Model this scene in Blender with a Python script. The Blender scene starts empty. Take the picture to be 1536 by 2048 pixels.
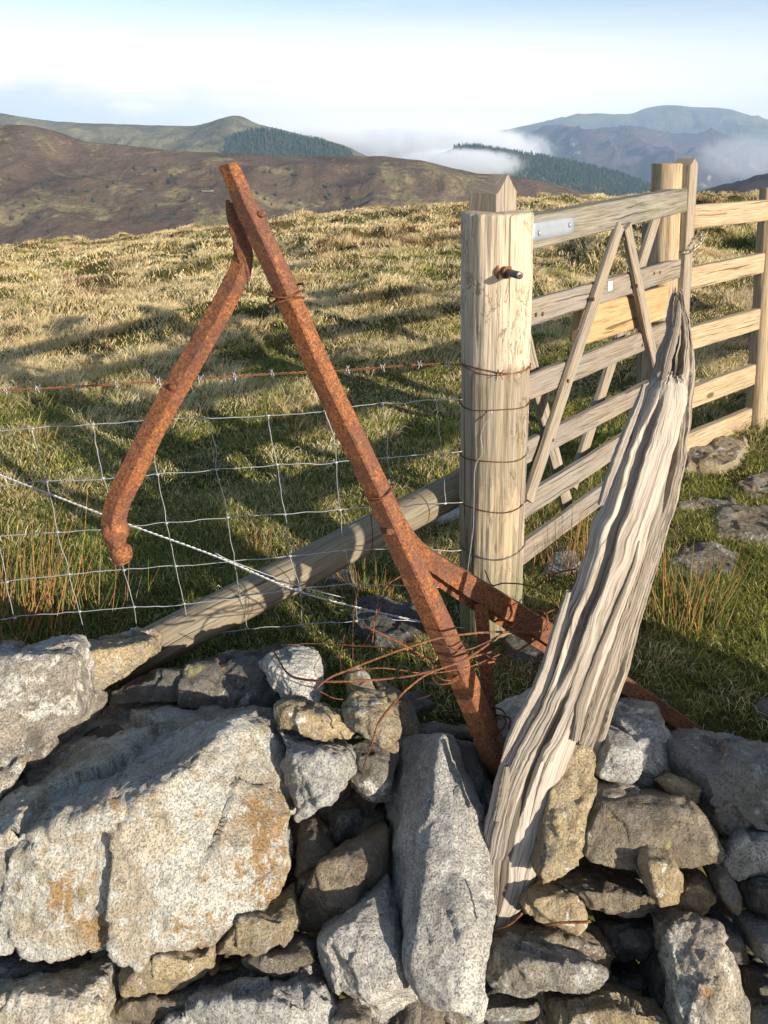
import bpy, bmesh, math, random
import numpy as np
from mathutils import Vector
random.seed(7); RNG = np.random.default_rng(11)
C = bpy.context.scene.collection
S = bpy.context.scene
R = math.radians

# ------------------------------------------------------------------ camera
EYE, F, PITCH, YC = 1.45, 1500.0, R(8), 531.0
cam = bpy.data.cameras.new('camera'); cam.sensor_fit = 'VERTICAL'; cam.sensor_height = 36
cam.lens = 36 * F / 2048; cam.shift_y = -(1024 - YC) / 2048
cam.clip_start = .05; cam.clip_end = 40000
co = bpy.data.objects.new('camera', cam); C.objects.link(co)
co.location = (0, 0, EYE); co.rotation_euler = (R(90) - PITCH, 0, 0); S.camera = co
S.render.resolution_x = 768; S.render.resolution_y = 1024

# ------------------------------------------------------------------ light
SUN_AZ, SUN_EL = R(136), R(15)        # azimuth clockwise from +Y: right and behind the camera
sd = Vector((math.sin(SUN_AZ) * math.cos(SUN_EL), math.cos(SUN_AZ) * math.cos(SUN_EL), math.sin(SUN_EL)))
sl = bpy.data.lights.new('sun', 'SUN'); sl.energy = 5.0; sl.angle = R(.55); sl.color = (1, .89, .74)
so = bpy.data.objects.new('sun', sl); C.objects.link(so); so.rotation_euler = sd.to_track_quat('Z', 'Y').to_euler()
W = bpy.data.worlds.new('World'); S.world = W; W.use_nodes = True
S.view_settings.view_transform = 'Standard'; S.view_settings.look = 'None'
S.view_settings.exposure = 0.92; S.view_settings.gamma = 1
S.cycles.max_bounces = 6; S.cycles.diffuse_bounces = 3; S.cycles.volume_bounces = 4
S.cycles.use_denoising = True
S.cycles.volume_step_rate = 1.0; S.cycles.volume_max_steps = 128

class NT:
    """small node-building helper"""
    def __init__(s, tree):
        s.t = tree; tree.nodes.clear()
    def n(s, typ, ins=None, **kw):
        nd = s.t.nodes.new(typ)
        for k, v in kw.items(): setattr(nd, k, v)
        for k, v in (ins or {}).items():
            i = nd.inputs[k]
            if isinstance(v, bpy.types.NodeSocket): s.t.links.new(v, i)
            else: i.default_value = v
        return nd
    def noise(s, vec, scale, detail=6, rough=.6, dist=0, out='Fac'):
        return s.n('ShaderNodeTexNoise', {'Vector': vec, 'Scale': scale, 'Detail': detail, 'Roughness': rough, 'Distortion': dist}).outputs[out]
    def vor(s, vec, scale, feature='F1', out='Distance'):
        return s.n('ShaderNodeTexVoronoi', {'Vector': vec, 'Scale': scale}, feature=feature).outputs[out]
    def ramp(s, fac, stops, interp='LINEAR'):
        nd = s.n('ShaderNodeValToRGB', {'Fac': fac}); cr = nd.color_ramp; cr.interpolation = interp
        while len(cr.elements) < len(stops): cr.elements.new(.5)
        for e, (p, c) in zip(cr.elements, stops):
            e.position = p; e.color = (*c, 1) if not isinstance(c, (int, float)) else (c, c, c, 1)
        return nd.outputs['Color']
    def step(s, fac, a, b, lo=0., hi=1.):
        return s.n('ShaderNodeMapRange', {'Value': fac, 'From Min': a, 'From Max': b, 'To Min': lo, 'To Max': hi}, interpolation_type='SMOOTHSTEP').outputs['Result']
    def mix(s, fac, a, b, blend='MIX'):
        nd = s.n('ShaderNodeMix', data_type='RGBA', blend_type=blend)
        for i, v in ((0, fac), (6, a), (7, b)):
            if isinstance(v, bpy.types.NodeSocket): s.t.links.new(v, nd.inputs[i])
            elif isinstance(v, tuple): nd.inputs[i].default_value = (*v, 1)
            else: nd.inputs[i].default_value = v
        return nd.outputs[2]
    def math(s, op, a, b=0., c=0.):
        nd = s.n('ShaderNodeMath', operation=op)
        for i, v in enumerate((a, b, c)):
            if isinstance(v, bpy.types.NodeSocket): s.t.links.new(v, nd.inputs[i])
            else: nd.inputs[i].default_value = v
        return nd.outputs[0]
    def vmul(s, v, k):
        nd = s.n('ShaderNodeVectorMath', {0: v, 1: k}, operation='MULTIPLY'); return nd.outputs[0]

w = NT(W.node_tree)
sky = w.n('ShaderNodeTexSky', sky_type='NISHITA', sun_disc=False, sun_elevation=SUN_EL, sun_rotation=SUN_AZ, altitude=500, air_density=1.0, dust_density=1.2, ozone_density=1.2)
gen = w.n('ShaderNodeTexCoord').outputs['Generated']
sep = w.n('ShaderNodeSeparateXYZ', {0: gen})
el = sep.outputs['Z']
# thin high cloud streaks plus the bright cloud layer lying on the horizon
cn = w.noise(w.vmul(gen, (1.4, 1.4, 15)), 2.4, 10, .66, .7)
cirrus = w.math('MULTIPLY', w.step(cn, .42, .78), w.step(el, .02, .35, .9, .5))
lowveil = w.step(el, .07, .235, 1., .0)
lowbank = w.math('MULTIPLY', w.step(w.math('ADD', el, w.math('MULTIPLY', w.noise(w.vmul(gen, (3, 3, 9)), 2.0, 7, .6), .12)), .125, .165, 1., 0.), w.step(sep.outputs['X'], -.42, .02, 1., .12))
skyc = w.mix(w.math('MULTIPLY', cirrus, .34), w.vmul(sky.outputs[0], (.100, .102, .104)), (.56, .57, .58))
skyc = w.mix(w.math('MULTIPLY', w.math('MULTIPLY', lowveil, .96), w.step(sep.outputs['X'], .10, .50, 1., .62)), skyc, (.86, .775, .735))
skyc = w.mix(w.math('MULTIPLY', lowbank, .7), skyc, (.36, .42, .52))
bg = w.n('ShaderNodeBackground', {'Color': skyc, 'Strength': 1.0})
w.n('ShaderNodeOutputWorld', {'Surface': bg.outputs[0]})

# ------------------------------------------------------------------ numbers
def ray(x, y):
    cx = (x - 768) / F; cy = -(y - YC) / F
    d = np.array([cx, math.cos(PITCH) + cy * math.sin(PITCH), -math.sin(PITCH) + cy * math.cos(PITCH)])
    return d / d[1]
def P(x, y, Y):
    """the world point seen at photo position x, y that stands Y metres ahead"""
    r = ray(x, y) * Y; r[2] += EYE; return r
def hsh(ix, iy, iz, seed):
    h = (ix * 374761393 + iy * 668265263 + iz * 2147483647 + seed * 974711) & 0xFFFFFFFF
    h = ((h ^ (h >> 13)) * 1274126177) & 0xFFFFFFFF
    h = ((h ^ (h >> 16)) * 2246822519) & 0xFFFFFFFF
    return ((h ^ (h >> 15)) & 0xFFFFFF) / float(0xFFFFFF)
def vn(p, seed=0):
    p = np.asarray(p, float); i = np.floor(p).astype(np.int64); f = p - i; f = f * f * f * (f * (f * 6 - 15) + 10)
    r = 0
    for dx in (0, 1):
        wx = f[..., 0] if dx else 1 - f[..., 0]
        for dy in (0, 1):
            wy = f[..., 1] if dy else 1 - f[..., 1]
            for dz in (0, 1):
                wz = f[..., 2] if dz else 1 - f[..., 2]
                r = r + wx * wy * wz * hsh(i[..., 0] + dx, i[..., 1] + dy, i[..., 2] + dz, seed)
    return r * 2 - 1
def fbm(p, octv=4, seed=0, gain=.5, lac=2.03):
    a, s, p = 1., 0, np.asarray(p, float)
    for o in range(octv): s = s + a * vn(p, seed + o * 17); p = p * lac + 3.7; a *= gain
    return s
def ridged(p, octv=4, seed=0, gain=.5):
    a, s, p = 1., 0, np.asarray(p, float)
    for o in range(octv): s = s + a * (1 - np.abs(vn(p, seed + o * 13)) * 2); p = p * 2.1 + 1.9; a *= gain
    return s
def ss(a, b, x):
    t = np.clip((np.asarray(x, float) - a) / (b - a), 0, 1); return t * t * (3 - 2 * t)
def v3(x, y, z=0.):
    x, y, z = np.broadcast_arrays(x, y, z); return np.stack([x, y, z], -1)

# ------------------------------------------------------------------ objects
def tag(o, label=None, cat=None, group=None, kind=None):
    if label: o['label'] = label
    if cat: o['category'] = cat
    if group: o['group'] = group
    if kind: o['kind'] = kind
    return o
def empty(name, loc, label, cat, group=None):
    o = bpy.data.objects.new(name, None); o.empty_display_size = .1; C.objects.link(o); o.location = tuple(loc)
    return tag(o, label, cat, group)
def wloc(o):
    v = Vector((0, 0, 0))
    while o: v += o.location; o = o.parent
    return np.array(v)
def mesh(name, V, faces, mat, parent=None, loc=None, uv=None, col=None, smooth=True, sharp=0):
    """faces: list of integer arrays (n, k); uv: per vertex (n,2); col: per vertex (n,3)"""
    V = np.asarray(V, float)
    if loc is None: loc = wloc(parent) if parent else np.zeros(3)
    loc = np.asarray(loc, float)
    base = loc - (wloc(parent) if parent else 0)
    me = bpy.data.meshes.new(name)
    faces = [np.asarray(f, np.int32) for f in faces if len(f)]
    loops = np.concatenate([f.ravel() for f in faces]); tot = np.concatenate([np.full(len(f), f.shape[1], np.int32) for f in faces])
    st = np.concatenate([[0], np.cumsum(tot)[:-1]]).astype(np.int32)
    me.vertices.add(len(V)); me.vertices.foreach_set('co', (V - loc).astype(np.float32).ravel())
    me.loops.add(len(loops)); me.loops.foreach_set('vertex_index', loops)
    me.polygons.add(len(tot)); me.polygons.foreach_set('loop_start', st)
    me.polygons.foreach_set('use_smooth', np.full(len(tot), smooth, bool))
    if uv is not None:
        l = me.uv_layers.new(name='UVMap'); l.data.foreach_set('uv', np.asarray(uv, np.float32)[loops].ravel())
    if col is not None:
        ca = me.color_attributes.new('Col', 'FLOAT_COLOR', 'POINT')
        ca.data.foreach_set('color', np.concatenate([col, np.ones((len(V), 1))], 1).astype(np.float32).ravel())
    me.update(calc_edges=True); me.validate()
    if sharp: me.set_sharp_from_angle(angle=R(sharp))
    me.materials.append(mat)
    o = bpy.data.objects.new(name, me); C.objects.link(o)
    if parent: o.parent = parent
    o.location = tuple(base)
    return o
def grid_faces(nr, nc, wrap=True, off=0):
    j, i = np.meshgrid(np.arange(nr - 1), np.arange(nc if wrap else nc - 1), indexing='ij')
    a = j * nc + i; b = j * nc + (i + 1) % nc; c = (j + 1) * nc + (i + 1) % nc; d = (j + 1) * nc + i
    return np.stack([a, b, c, d], -1).reshape(-1, 4) + off
def catmull(pts, n):
    p = np.asarray(pts, float)
    if len(p) == 2: t = np.linspace(0, 1, n)[:, None]; return p[0] * (1 - t) + p[1] * t
    q = np.vstack([2 * p[0] - p[1], p, 2 * p[-1] - p[-2]])
    seg = np.linalg.norm(np.diff(p, axis=0), axis=1); cum = np.concatenate([[0], np.cumsum(seg)])
    out = []
    for d in np.linspace(0, cum[-1], n):
        k = min(max(np.searchsorted(cum, d, 'right') - 1, 0), len(seg) - 1); t = (d - cum[k]) / max(seg[k], 1e-9)
        a, b, c, e = q[k], q[k + 1], q[k + 2], q[k + 3]
        out.append(.5 * (2 * b + (c - a) * t + (2 * a - 5 * b + 4 * c - e) * t * t + (3 * b - a - 3 * c + e) * t ** 3))
    return np.array(out)
def frame(path, ref):
    T = np.gradient(path, axis=0); T /= np.linalg.norm(T, axis=1)[:, None] + 1e-12
    ref = np.asarray(ref, float); Bn = np.cross(T, ref); Bn /= np.linalg.norm(Bn, axis=1)[:, None] + 1e-12
    N = np.cross(Bn, T); return T, Bn, N
def sweep(path, prof, ref=(0, -1, 0), scale=None, rough=0, rs=60, seed=0, cap=True, stretch=1.):
    """profile (m,2): first coordinate sideways, second towards ref. Returns V, faces, uv"""
    path = np.asarray(path, float); prof = np.asarray(prof, float); m = len(prof); n = len(path)
    T, Bn, N = frame(path, ref)
    sc = np.ones(n) if scale is None else np.asarray(scale, float)
    V = path[:, None] + Bn[:, None] * prof[None, :, :1] * sc[:, None, None] + N[:, None] * prof[None, :, 1:] * sc[:, None, None]
    if rough:
        d = V - path[:, None]; L = np.linalg.norm(d, axis=2, keepdims=True) + 1e-9
        V = V + d / L * (fbm(V * rs * np.array([1, 1, stretch]), 3, seed)[..., None] * rough)
    per = np.concatenate([[0], np.cumsum(np.linalg.norm(np.diff(prof, axis=0), axis=1))])
    ln = np.concatenate([[0], np.cumsum(np.linalg.norm(np.diff(path, axis=0), axis=1))])
    uv = np.stack(np.broadcast_arrays(per[None, :], ln[:, None]), -1).reshape(-1, 2)
    fs = [grid_faces(n, m)]; V = V.reshape(-1, 3)
    if cap:
        c0, c1 = len(V), len(V) + 1
        V = np.vstack([V, V[:m].mean(0), V[(n - 1) * m:n * m].mean(0)]); uv = np.vstack([uv, [.05, -.02], [.05, ln[-1] + .02]])
        i = np.arange(m)
        fs.append(np.stack([np.full(m, c0), (i + 1) % m, i], -1)); fs.append(np.stack([np.full(m, c1), (n - 1) * m + i, (n - 1) * m + (i + 1) % m], -1))
    return V, fs, uv
def join(items):
    V, U, fs, o = [], [], [], 0
    for v, f, u in items:
        V.append(v); U.append(u); fs += [np.asarray(a) + o for a in f]; o += len(v)
    d = {}
    for f in fs: d.setdefault(f.shape[1], []).append(f)
    return np.vstack(V), [np.vstack(x) for x in d.values()], np.vstack(U)
def circ(r, m=8, e=1.): t = np.linspace(0, 2 * math.pi, m, endpoint=False); return np.stack([np.cos(t) * r, np.sin(t) * r * e], 1)
def dens(poly, k):
    poly = np.asarray(poly, float); o = []
    for i in range(len(poly)):
        a, b = poly[i], poly[(i + 1) % len(poly)]
        for t in range(k): o.append(a + (b - a) * t / k)
    return np.array(o)
def rectprof(wd, th, k=6, r=.004):
    a, b = wd / 2, th / 2
    return dens([(-a + r, -b), (a - r, -b), (a, -b + r), (a, b - r), (a - r, b), (-a + r, b), (-a, b - r), (-a, -b + r)], k)
def tube(pts, r, m=6, n=None, wob=0, seed=0):
    pts = np.asarray(pts, float); L = np.linalg.norm(np.diff(pts, axis=0), axis=1).sum()
    n = n or max(8, min(160, int(L / .012)))
    path = catmull(pts, n)
    if wob: path = path + np.stack([fbm(path * 18 + k * 9.1, 2, seed + k) for k in range(3)], 1) * wob
    ref = (.13, -.31, .94) if abs((path[-1] - path[0])[2]) < .7 * L else (.2, -.95, .1)
    return sweep(path, circ(r, m), ref)
def twist(pts, r, pitch=.05, n=None, off=None, seed=0):
    """two thin strands twisted round each other along the path"""
    pts = np.asarray(pts, float); L = np.linalg.norm(np.diff(pts, axis=0), axis=1).sum()
    n = int(L / (pitch / 10)); path = catmull(pts, n); T, Bn, N = frame(path, (.13, -.31, .94)); o = off or r
    ph = np.linspace(0, 2 * math.pi * L / pitch, n); out = []
    for k in (0, math.pi):
        q = path + Bn * (np.cos(ph + k) * o)[:, None] + N * (np.sin(ph + k) * o)[:, None]
        out.append(sweep(q, circ(r, 6), (.13, -.31, .94)))
    return out

# ------------------------------------------------------------------ materials
def newmat(name):
    m = bpy.data.materials.new(name); m.use_nodes = True; return m, NT(m.node_tree)
def finish(t, col, rough=.9, bump=None, bs=.5, bd=.01, metal=0., spec=.3, trans=None):
    ins = {'Base Color': col, 'Roughness': rough, 'Metallic': metal, 'Specular IOR Level': spec}
    if bump is not None: ins['Normal'] = t.n('ShaderNodeBump', {'Height': bump, 'Strength': bs, 'Distance': bd}).outputs[0]
    b = t.n('ShaderNodeBsdfPrincipled', ins); out = b.outputs[0]
    if trans:
        tr = t.n('ShaderNodeBsdfTranslucent', {'Color': col}).outputs[0]
        out = t.n('ShaderNodeMixShader', {0: trans, 1: out, 2: tr}).outputs[0]
    t.n('ShaderNodeOutputMaterial', {'Surface': out})
def objvec(t):
    oi = t.n('ShaderNodeObjectInfo'); tc = t.n('ShaderNodeTexCoord')
    r = t.math('MULTIPLY', oi.outputs['Random'], 37.)
    cb = t.n('ShaderNodeCombineXYZ', {0: r, 1: t.math('MULTIPLY', r, 1.7), 2: r}).outputs[0]
    return t.n('ShaderNodeVectorMath', {0: tc.outputs['Object'], 1: cb}, operation='ADD').outputs[0], oi
def stone_mat(name, dark, mid, light, lichen=.5, ochre=.35, speck=.5, rough_bump=1.):
    m, t = newmat(name); v, oi = objvec(t)
    n1 = t.noise(v, 5, 8, .62, .3); n2 = t.noise(v, 34, 8, .7)
    c = t.ramp(t.math('ADD', t.math('MULTIPLY', n1, .6), t.math('MULTIPLY', n2, .4)), [(.34, dark), (.5, mid), (.66, light)])
    c = t.mix(t.step(t.noise(v, 4.2, 9, .66, .5), .66 - .14 * ochre, .72 - .14 * ochre), c, t.mix(t.noise(v, 22, 5), (.27, .175, .085), (.42, .28, .14)))
    lz = t.math('ADD', t.math('MULTIPLY', t.noise(v, 8.5, 12, .74, .35), .72), t.math('MULTIPLY', t.noise(v, 55, 6, .7), .28))
    c = t.mix(t.math('MULTIPLY', t.step(lz, .64 - .20 * lichen, .69 - .20 * lichen), .9), c, t.mix(t.noise(v, 60, 5), (.40, .41, .38), (.66, .66, .62)))
    c = t.mix(t.math('MULTIPLY', t.step(t.noise(v, 5.3, 10, .70, .3), .50, .60), .6), c, tuple(.5 * a_ + .5 * b_ for a_, b_ in zip(mid, (.20, .225, .25))))
    c = t.mix(t.math('MULTIPLY', t.step(t.noise(v, 15, 10, .72, .6), .555, .60), .55), c, tuple(k_ * .75 for k_ in dark))
    pit = t.noise(v, 240, 4, .6)
    sp = t.math('MULTIPLY', t.step(pit, .40 + .07 * speck, .36 + .07 * speck), t.step(t.noise(v, 7, 6), .30, .50, .25, 1.))
    c = t.mix(t.math('MULTIPLY', sp, .48), c, (.07, .066, .06))
    rings = t.vor(t.n('ShaderNodeVectorMath', {0: v, 1: t.vmul(t.noise(v, 30, 4, out='Color'), (.02, .02, .02))}, operation='ADD').outputs[0], 13)
    c = t.mix(t.math('MULTIPLY', t.step(rings, .17, .12), t.step(t.noise(v, 4.2, 3), .5, .6, 0., .7)), c, (.29, .285, .20))
    c = t.mix(t.math('MULTIPLY', t.step(t.noise(v, 11, 6, .6, .6), .66, .69), .7), c, (.31, .29, .13))
    c = t.mix(1., c, t.n('ShaderNodeCombineColor', {0: t.step(oi.outputs['Random'], 0, 1, .94, 1.30), 1: t.step(oi.outputs['Random'], 0, 1, .94, 1.25), 2: t.step(oi.outputs['Random'], 0, 1, .93, 1.17)}).outputs[0], 'MULTIPLY')
    h = t.math('ADD', t.math('MULTIPLY', t.noise(v, 16, 14, .70, .1), 1.5), t.math('MULTIPLY', t.math('ABSOLUTE', t.math('SUBTRACT', t.noise(v, 27, 10, .68), .5)), 1.1))
    h = t.math('ADD', h, t.math('MULTIPLY', t.step(pit, .34, .52), .16))
    finish(t, c, .92, h, 1., .015 * rough_bump, spec=.25)
    return m
M = {}
M['g'] = stone_mat('speckled grey stone', (.25, .24, .225), (.42, .41, .385), (.58, .57, .54), .62, .05, .75, .9)
M['G'] = stone_mat('lichen crusted stone', (.28, .24, .18), (.48, .425, .33), (.64, .59, .48), .80, .68, .35, 1.0)
M['l'] = stone_mat('white lichen stone', (.15, .135, .115), (.29, .265, .225), (.44, .41, .35), .66, .30, .6)
M['b'] = stone_mat('brown stone', (.09, .076, .058), (.19, .163, .122), (.31, .27, .20), .36, .35, .35)
M['o'] = stone_mat('ochre stone', (.17, .135, .085), (.31, .255, .165), (.45, .375, .25), .50, .50, .35)
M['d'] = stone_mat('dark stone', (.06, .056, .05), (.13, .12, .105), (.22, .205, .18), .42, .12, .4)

def wood_mat(name, a, b, c3, grey=(.30, .28, .25), gamt=.4, grain=1., knots=.6, bump=.5, streak=None):
    m, t = newmat(name); tc = t.n('ShaderNodeTexCoord'); oi = t.n('ShaderNodeObjectInfo')
    r = t.math('MULTIPLY', oi.outputs['Random'], 23.)
    uv = t.n('ShaderNodeVectorMath', {0: tc.outputs['UV'], 1: t.n('ShaderNodeCombineXYZ', {0: r, 1: r, 2: r}).outputs[0]}, operation='ADD').outputs[0]
    warp = t.vmul(t.noise(t.vmul(uv, (9, 3, 1)), 1, 4, .5, out='Color'), (.035, .0, 0.))
    vz = t.n('ShaderNodeVectorMath', {0: uv, 1: warp}, operation='ADD').outputs[0]
    g1 = t.noise(t.vmul(vz, (130 * grain, 3.2, 1)), 1, 6, .6)
    g2 = t.noise(t.vmul(vz, (420 * grain, 9, 1)), 1, 4, .6)
    g3 = t.noise(t.vmul(uv, (14, 3, 1)), 1, 5, .6, .4)
    c = t.ramp(t.math('ADD', t.math('MULTIPLY', g1, .65), t.math('MULTIPLY', g2, .35)), [(.32, a), (.5, b), (.66, c3)])
    c = t.mix(t.math('MULTIPLY', t.step(g3, .40, .62), gamt), c, t.mix(g1, tuple(k * .6 for k in grey), tuple(k * 1.35 for k in grey)))
    kd = t.vor(t.vmul(uv, (5.5, 2.2, 1)), 1)
    c = t.mix(t.math('MULTIPLY', t.step(kd, .10, .05), knots), c, tuple(k * .45 for k in a))
    ck = t.step(t.noise(t.vmul(vz, (95 * grain, 1.5, 1)), 1, 4, .55), .375, .335)
    c = t.mix(t.math('MULTIPLY', ck, .8), c, tuple(k * .3 for k in a))
    if streak:
        c = t.mix(t.math('MULTIPLY', t.step(t.noise(t.vmul(uv, (22, 2.4, 1)), 1, 6, .65, .6), .50, .60), .8), c, streak)
    c = t.mix(t.math('MULTIPLY', t.step(g2, .46, .34), .55), c, tuple(k * .55 for k in a))
    h = t.math('SUBTRACT', t.math('ADD', g1, t.math('MULTIPLY', g2, .5)), t.math('MULTIPLY', ck, 1.2))
    finish(t, c, .85, h, .7, .003 * bump, spec=.25)
    return m
M['post'] = wood_mat('pale round timber', (0.294, 0.217, 0.123), (0.420, 0.329, 0.209), (0.518, 0.434, 0.310), (0.280, 0.259, 0.216), .25, .7, .5, .8, streak=(0.308, 0.252, 0.173))
M['postlow'] = wood_mat('stained round timber', (0.119, 0.098, 0.065), (0.210, 0.175, 0.123), (0.294, 0.245, 0.173), (0.140, 0.140, 0.115), .5, .7, .5, .8)
M['rail'] = wood_mat('weathered rail timber', (.085, .065, .046), (.20, .163, .122), (.29, .245, .19), (.21, .195, .175), .65, 1, .8, 1.5)
M['toprail'] = wood_mat('mossy weathered timber', (.085, .075, .056), (.175, .155, .122), (.28, .25, .20), (.20, .195, .175), .7, 1, .6, 1.6, streak=(0.155, 0.148, 0.084))
M['brace'] = wood_mat('brown brace timber', (.13, .10, .07), (.245, .20, .145), (.34, .29, .22), (.24, .22, .19), .4, 1, .6, 1.4)
M['honey'] = wood_mat('honey coloured rail timber', (.17, .115, .06), (.32, .24, .145), (.43, .345, .225), (.30, .255, .20), .25, 1, .9, 1.0)
M['board'] = wood_mat('orange new board', (.22, .13, .055), (.34, .225, .11), (.41, .295, .16), (.30, .22, .13), .3, .5, .4, .3)
M['log'] = wood_mat('grey round log', (.12, .092, .058), (.225, .18, .118), (.33, .28, .195), (.19, .175, .135), .6, .8, .7, .7)
M['drift'] = wood_mat('bleached splintered timber', (.15, .105, .07), (.34, .30, .25), (.50, .455, .395), (.33, .295, .25), .45, 1.5, .12, 1.5)
M['driftgrey'] = wood_mat('grey splintered timber', (.11, .085, .062), (.25, .21, .165), (.37, .32, .265), (.27, .245, .215), .5, 1.5, .12, 1.9)

def rust_mat(name, k=1.):
    m, t = newmat(name); v, oi = objvec(t)
    a = t.math('ADD', t.math('MULTIPLY', t.noise(v, 150, 6, .7, .6), .65), t.math('MULTIPLY', t.noise(v, 320, 4, .7), .35)); b = t.noise(v, 12, 5, .6); c_ = t.noise(v, 620, 3, .6)
    c = t.ramp(t.math('ADD', t.math('MULTIPLY', a, .75), t.math('MULTIPLY', c_, .25)), [(.40, (.045 * k, .026 * k, .020 * k)), (.465, (.125 * k, .050 * k, .026 * k)), (.53, (.27 * k, .100 * k, .033 * k)), (.66, (.50 * k, .24 * k, .085 * k))])
    c = t.mix(t.math('MULTIPLY', t.step(b, .44, .62), .6), c, (.095 * k, .048 * k, .040 * k))
    c = t.mix(t.math('MULTIPLY', t.step(t.noise(v, 26, 6, .7), .60, .68), .6), c, (.40 * k, .17 * k, .06 * k))
    finish(t, c, .82, t.math('ADD', a, t.math('MULTIPLY', b, .8)), .8, .0030, spec=.3)
    return m
M['rust'] = rust_mat('flaking orange rust', .88); M['rustdark'] = rust_mat('dark rust', .55); M['rustwire'] = rust_mat('rusty wire', .85)
def plain(name, c, rough=.5, metal=0., var=.3, sc=40, spec=.5):
    m, t = newmat(name); v, oi = objvec(t); n = t.noise(v, sc, 5)
    finish(t, t.mix(n, tuple(k * (1 - var) for k in c), tuple(min(1, k * (1 + var)) for k in c)), rough, n, .3, .001, metal, spec)
    return m
M['galv'] = plain('galvanised wire', (.36, .37, .38), .42, .55, .25, 60)
M['galvplate'] = plain('galvanised plate', (.26, .29, .32), .55, .35, .22, 25)
M['steel'] = plain('dark bolt steel', (.10, .10, .105), .45, .6, .3, 80)
M['chainm'] = plain('worn chain steel', (.33, .30, .26), .4, .7, .4, 90)
M['label'] = plain('white tag', (.62, .66, .68), .4, 0, .08, 30)

# grass blades take their own colour from the attribute
m, t = newmat('grass blades'); a = t.n('ShaderNodeAttribute', attribute_name='Col')
finish(t, a.outputs['Color'], .75, spec=.2, trans=.40); M['grass'] = m
m, t = newmat('field soil and moss'); tc = t.n('ShaderNodeTexCoord').outputs['Object']
c = t.ramp(t.noise(tc, 2.2, 8, .65), [(.35, (.035, .045, .012)), (.5, (.075, .082, .024)), (.62, (.16, .125, .05)), (.75, (.10, .06, .03))])
c = t.mix(t.step(t.noise(tc, 26, 6, .7), .42, .62), c, (.055, .05, .022))
finish(t, c, .95, t.noise(tc, 30, 8, .7), .9, .03, spec=.1); M['ground'] = m

def hill_mat(name, base, dark, grass, gthr=.55, scale=.004, scree=None, sthr=.7, bumpd=4., stretch=(1, 1, 1)):
    m, t = newmat(name); tc = t.vmul(t.n('ShaderNodeTexCoord').outputs['Object'], stretch)
    n = t.noise(tc, scale * 3, 8, .62, .4); f = t.noise(tc, scale * 40, 6, .7)
    c = t.mix(t.step(t.math('ADD', t.math('MULTIPLY', n, .7), t.math('MULTIPLY', f, .3)), .38, .6), dark, base)
    g = t.noise(tc, scale * 2.2, 9, .66, 1.2)
    c = t.mix(t.math('MULTIPLY', t.step(g, gthr - .02, gthr + .11), t.step(f, .38, .6, .25, 1.)), c, grass)
    if scree: c = t.mix(t.math('MULTIPLY', t.step(t.noise(tc, scale * 7, 9, .7, .5), sthr, sthr + .06), .8), c, scree)
    # narrow pale tracks
    w2 = t.math('ABSOLUTE', t.math('SUBTRACT', t.noise(tc, scale * 1.1, 3, .5, .3), .5))
    c = t.mix(t.math('MULTIPLY', t.step(w2, .004, .0015), t.step(f, .45, .6, .0, .55)), c, grass)
    finish(t, c, .95, t.math('ADD', f, t.math('MULTIPLY', n, 1.4)), .8, bumpd, spec=.05)
    return m
M['moor'] = hill_mat('heather and rough grass', (.128, .092, .064), (.078, .055, .041), (.235, .205, .095), .515, .0042, (.25, .23, .19), .665, 5., (1, 1, .6))
M['fell'] = hill_mat('green brown fell', (.17, .16, .085), (.10, .085, .055), (.22, .20, .11), .5, .0022, None, .7, 12.)
M['purple'] = hill_mat('purple heather mountain', (.11, .072, .078), (.055, .040, .046), (.16, .135, .085), .60, .0012, (.34, .30, .29), .60, 40.)
M['bluefell'] = hill_mat('distant grassy mountain', (.14, .14, .085), (.085, .075, .055), (.20, .18, .11), .5, .0009, None, .7, 60.)
M['darkmoor'] = hill_mat('dark heather knoll', (.060, .036, .030), (.032, .02, .02), (.10, .07, .04), .62, .006, None, .7, 3.)
M['conifer'] = plain('conifer green', (.030, .050, .034), .9, 0, .5, .05, .1)

# ------------------------------------------------------------------ ground
PX = np.array([-900, 0, 150, 300, 450, 640, 900, 1100, 1300, 1536, 2400.]); PY = np.array([533, 521, 508, 490, 470, 441, 420, 410, 403, 399, 393.])
YCR = 21.
def crest(a):
    y = np.interp(a * F + 768, PX, PY); return EYE - np.tan(PITCH - np.arctan((YC - y) / F)) * YCR
def gz(x, y, bumps=True):
    x = np.asarray(x, float); y = np.asarray(y, float)
    a = x / np.maximum(y, 1.5); zc = crest(a); t = np.clip((y - 3.5) / (YCR - 3.5), 0, 1)
    z = zc * t ** 1.15
    d = np.maximum(y - YCR, 0); z = z - np.where(d < 20, d * d * .012, 4.8 + (d - 20) * .48)
    z = z - ss(1.80, 1.42, y) * .55
    if bumps:
        k = ss(2.6, 7, y) * ss(400, 100, y)
        h = fbm(v3(x * 1.15, y * 1.15, 0), 4, 3)
        z = z + k * (np.maximum(h, -.35) * .15 + .12 * ss(.25, .75, fbm(v3(x * .55 + 9, y * .55, 2), 3, 8))) + fbm(v3(x * 5, y * 5, 0), 2, 31) * .012
    return np.maximum(z, -175)
ys = np.concatenate([np.linspace(-9, 1.4, 22), 1.4 * np.exp(np.linspace(0, math.log(30 / 1.4), 520))[1:], 30 * np.exp(np.linspace(0, math.log(9500 / 30), 100))[1:]])
sx = np.linspace(-1, 1, 521); sx = sx * .9 + sx ** 3 * .9
GX = sx[None, :] * (np.maximum(ys, 0)[:, None] + 3.0); GY = np.broadcast_to(ys[:, None], GX.shape)
V = v3(GX, GY, gz(GX, GY)).reshape(-1, 3)
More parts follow.
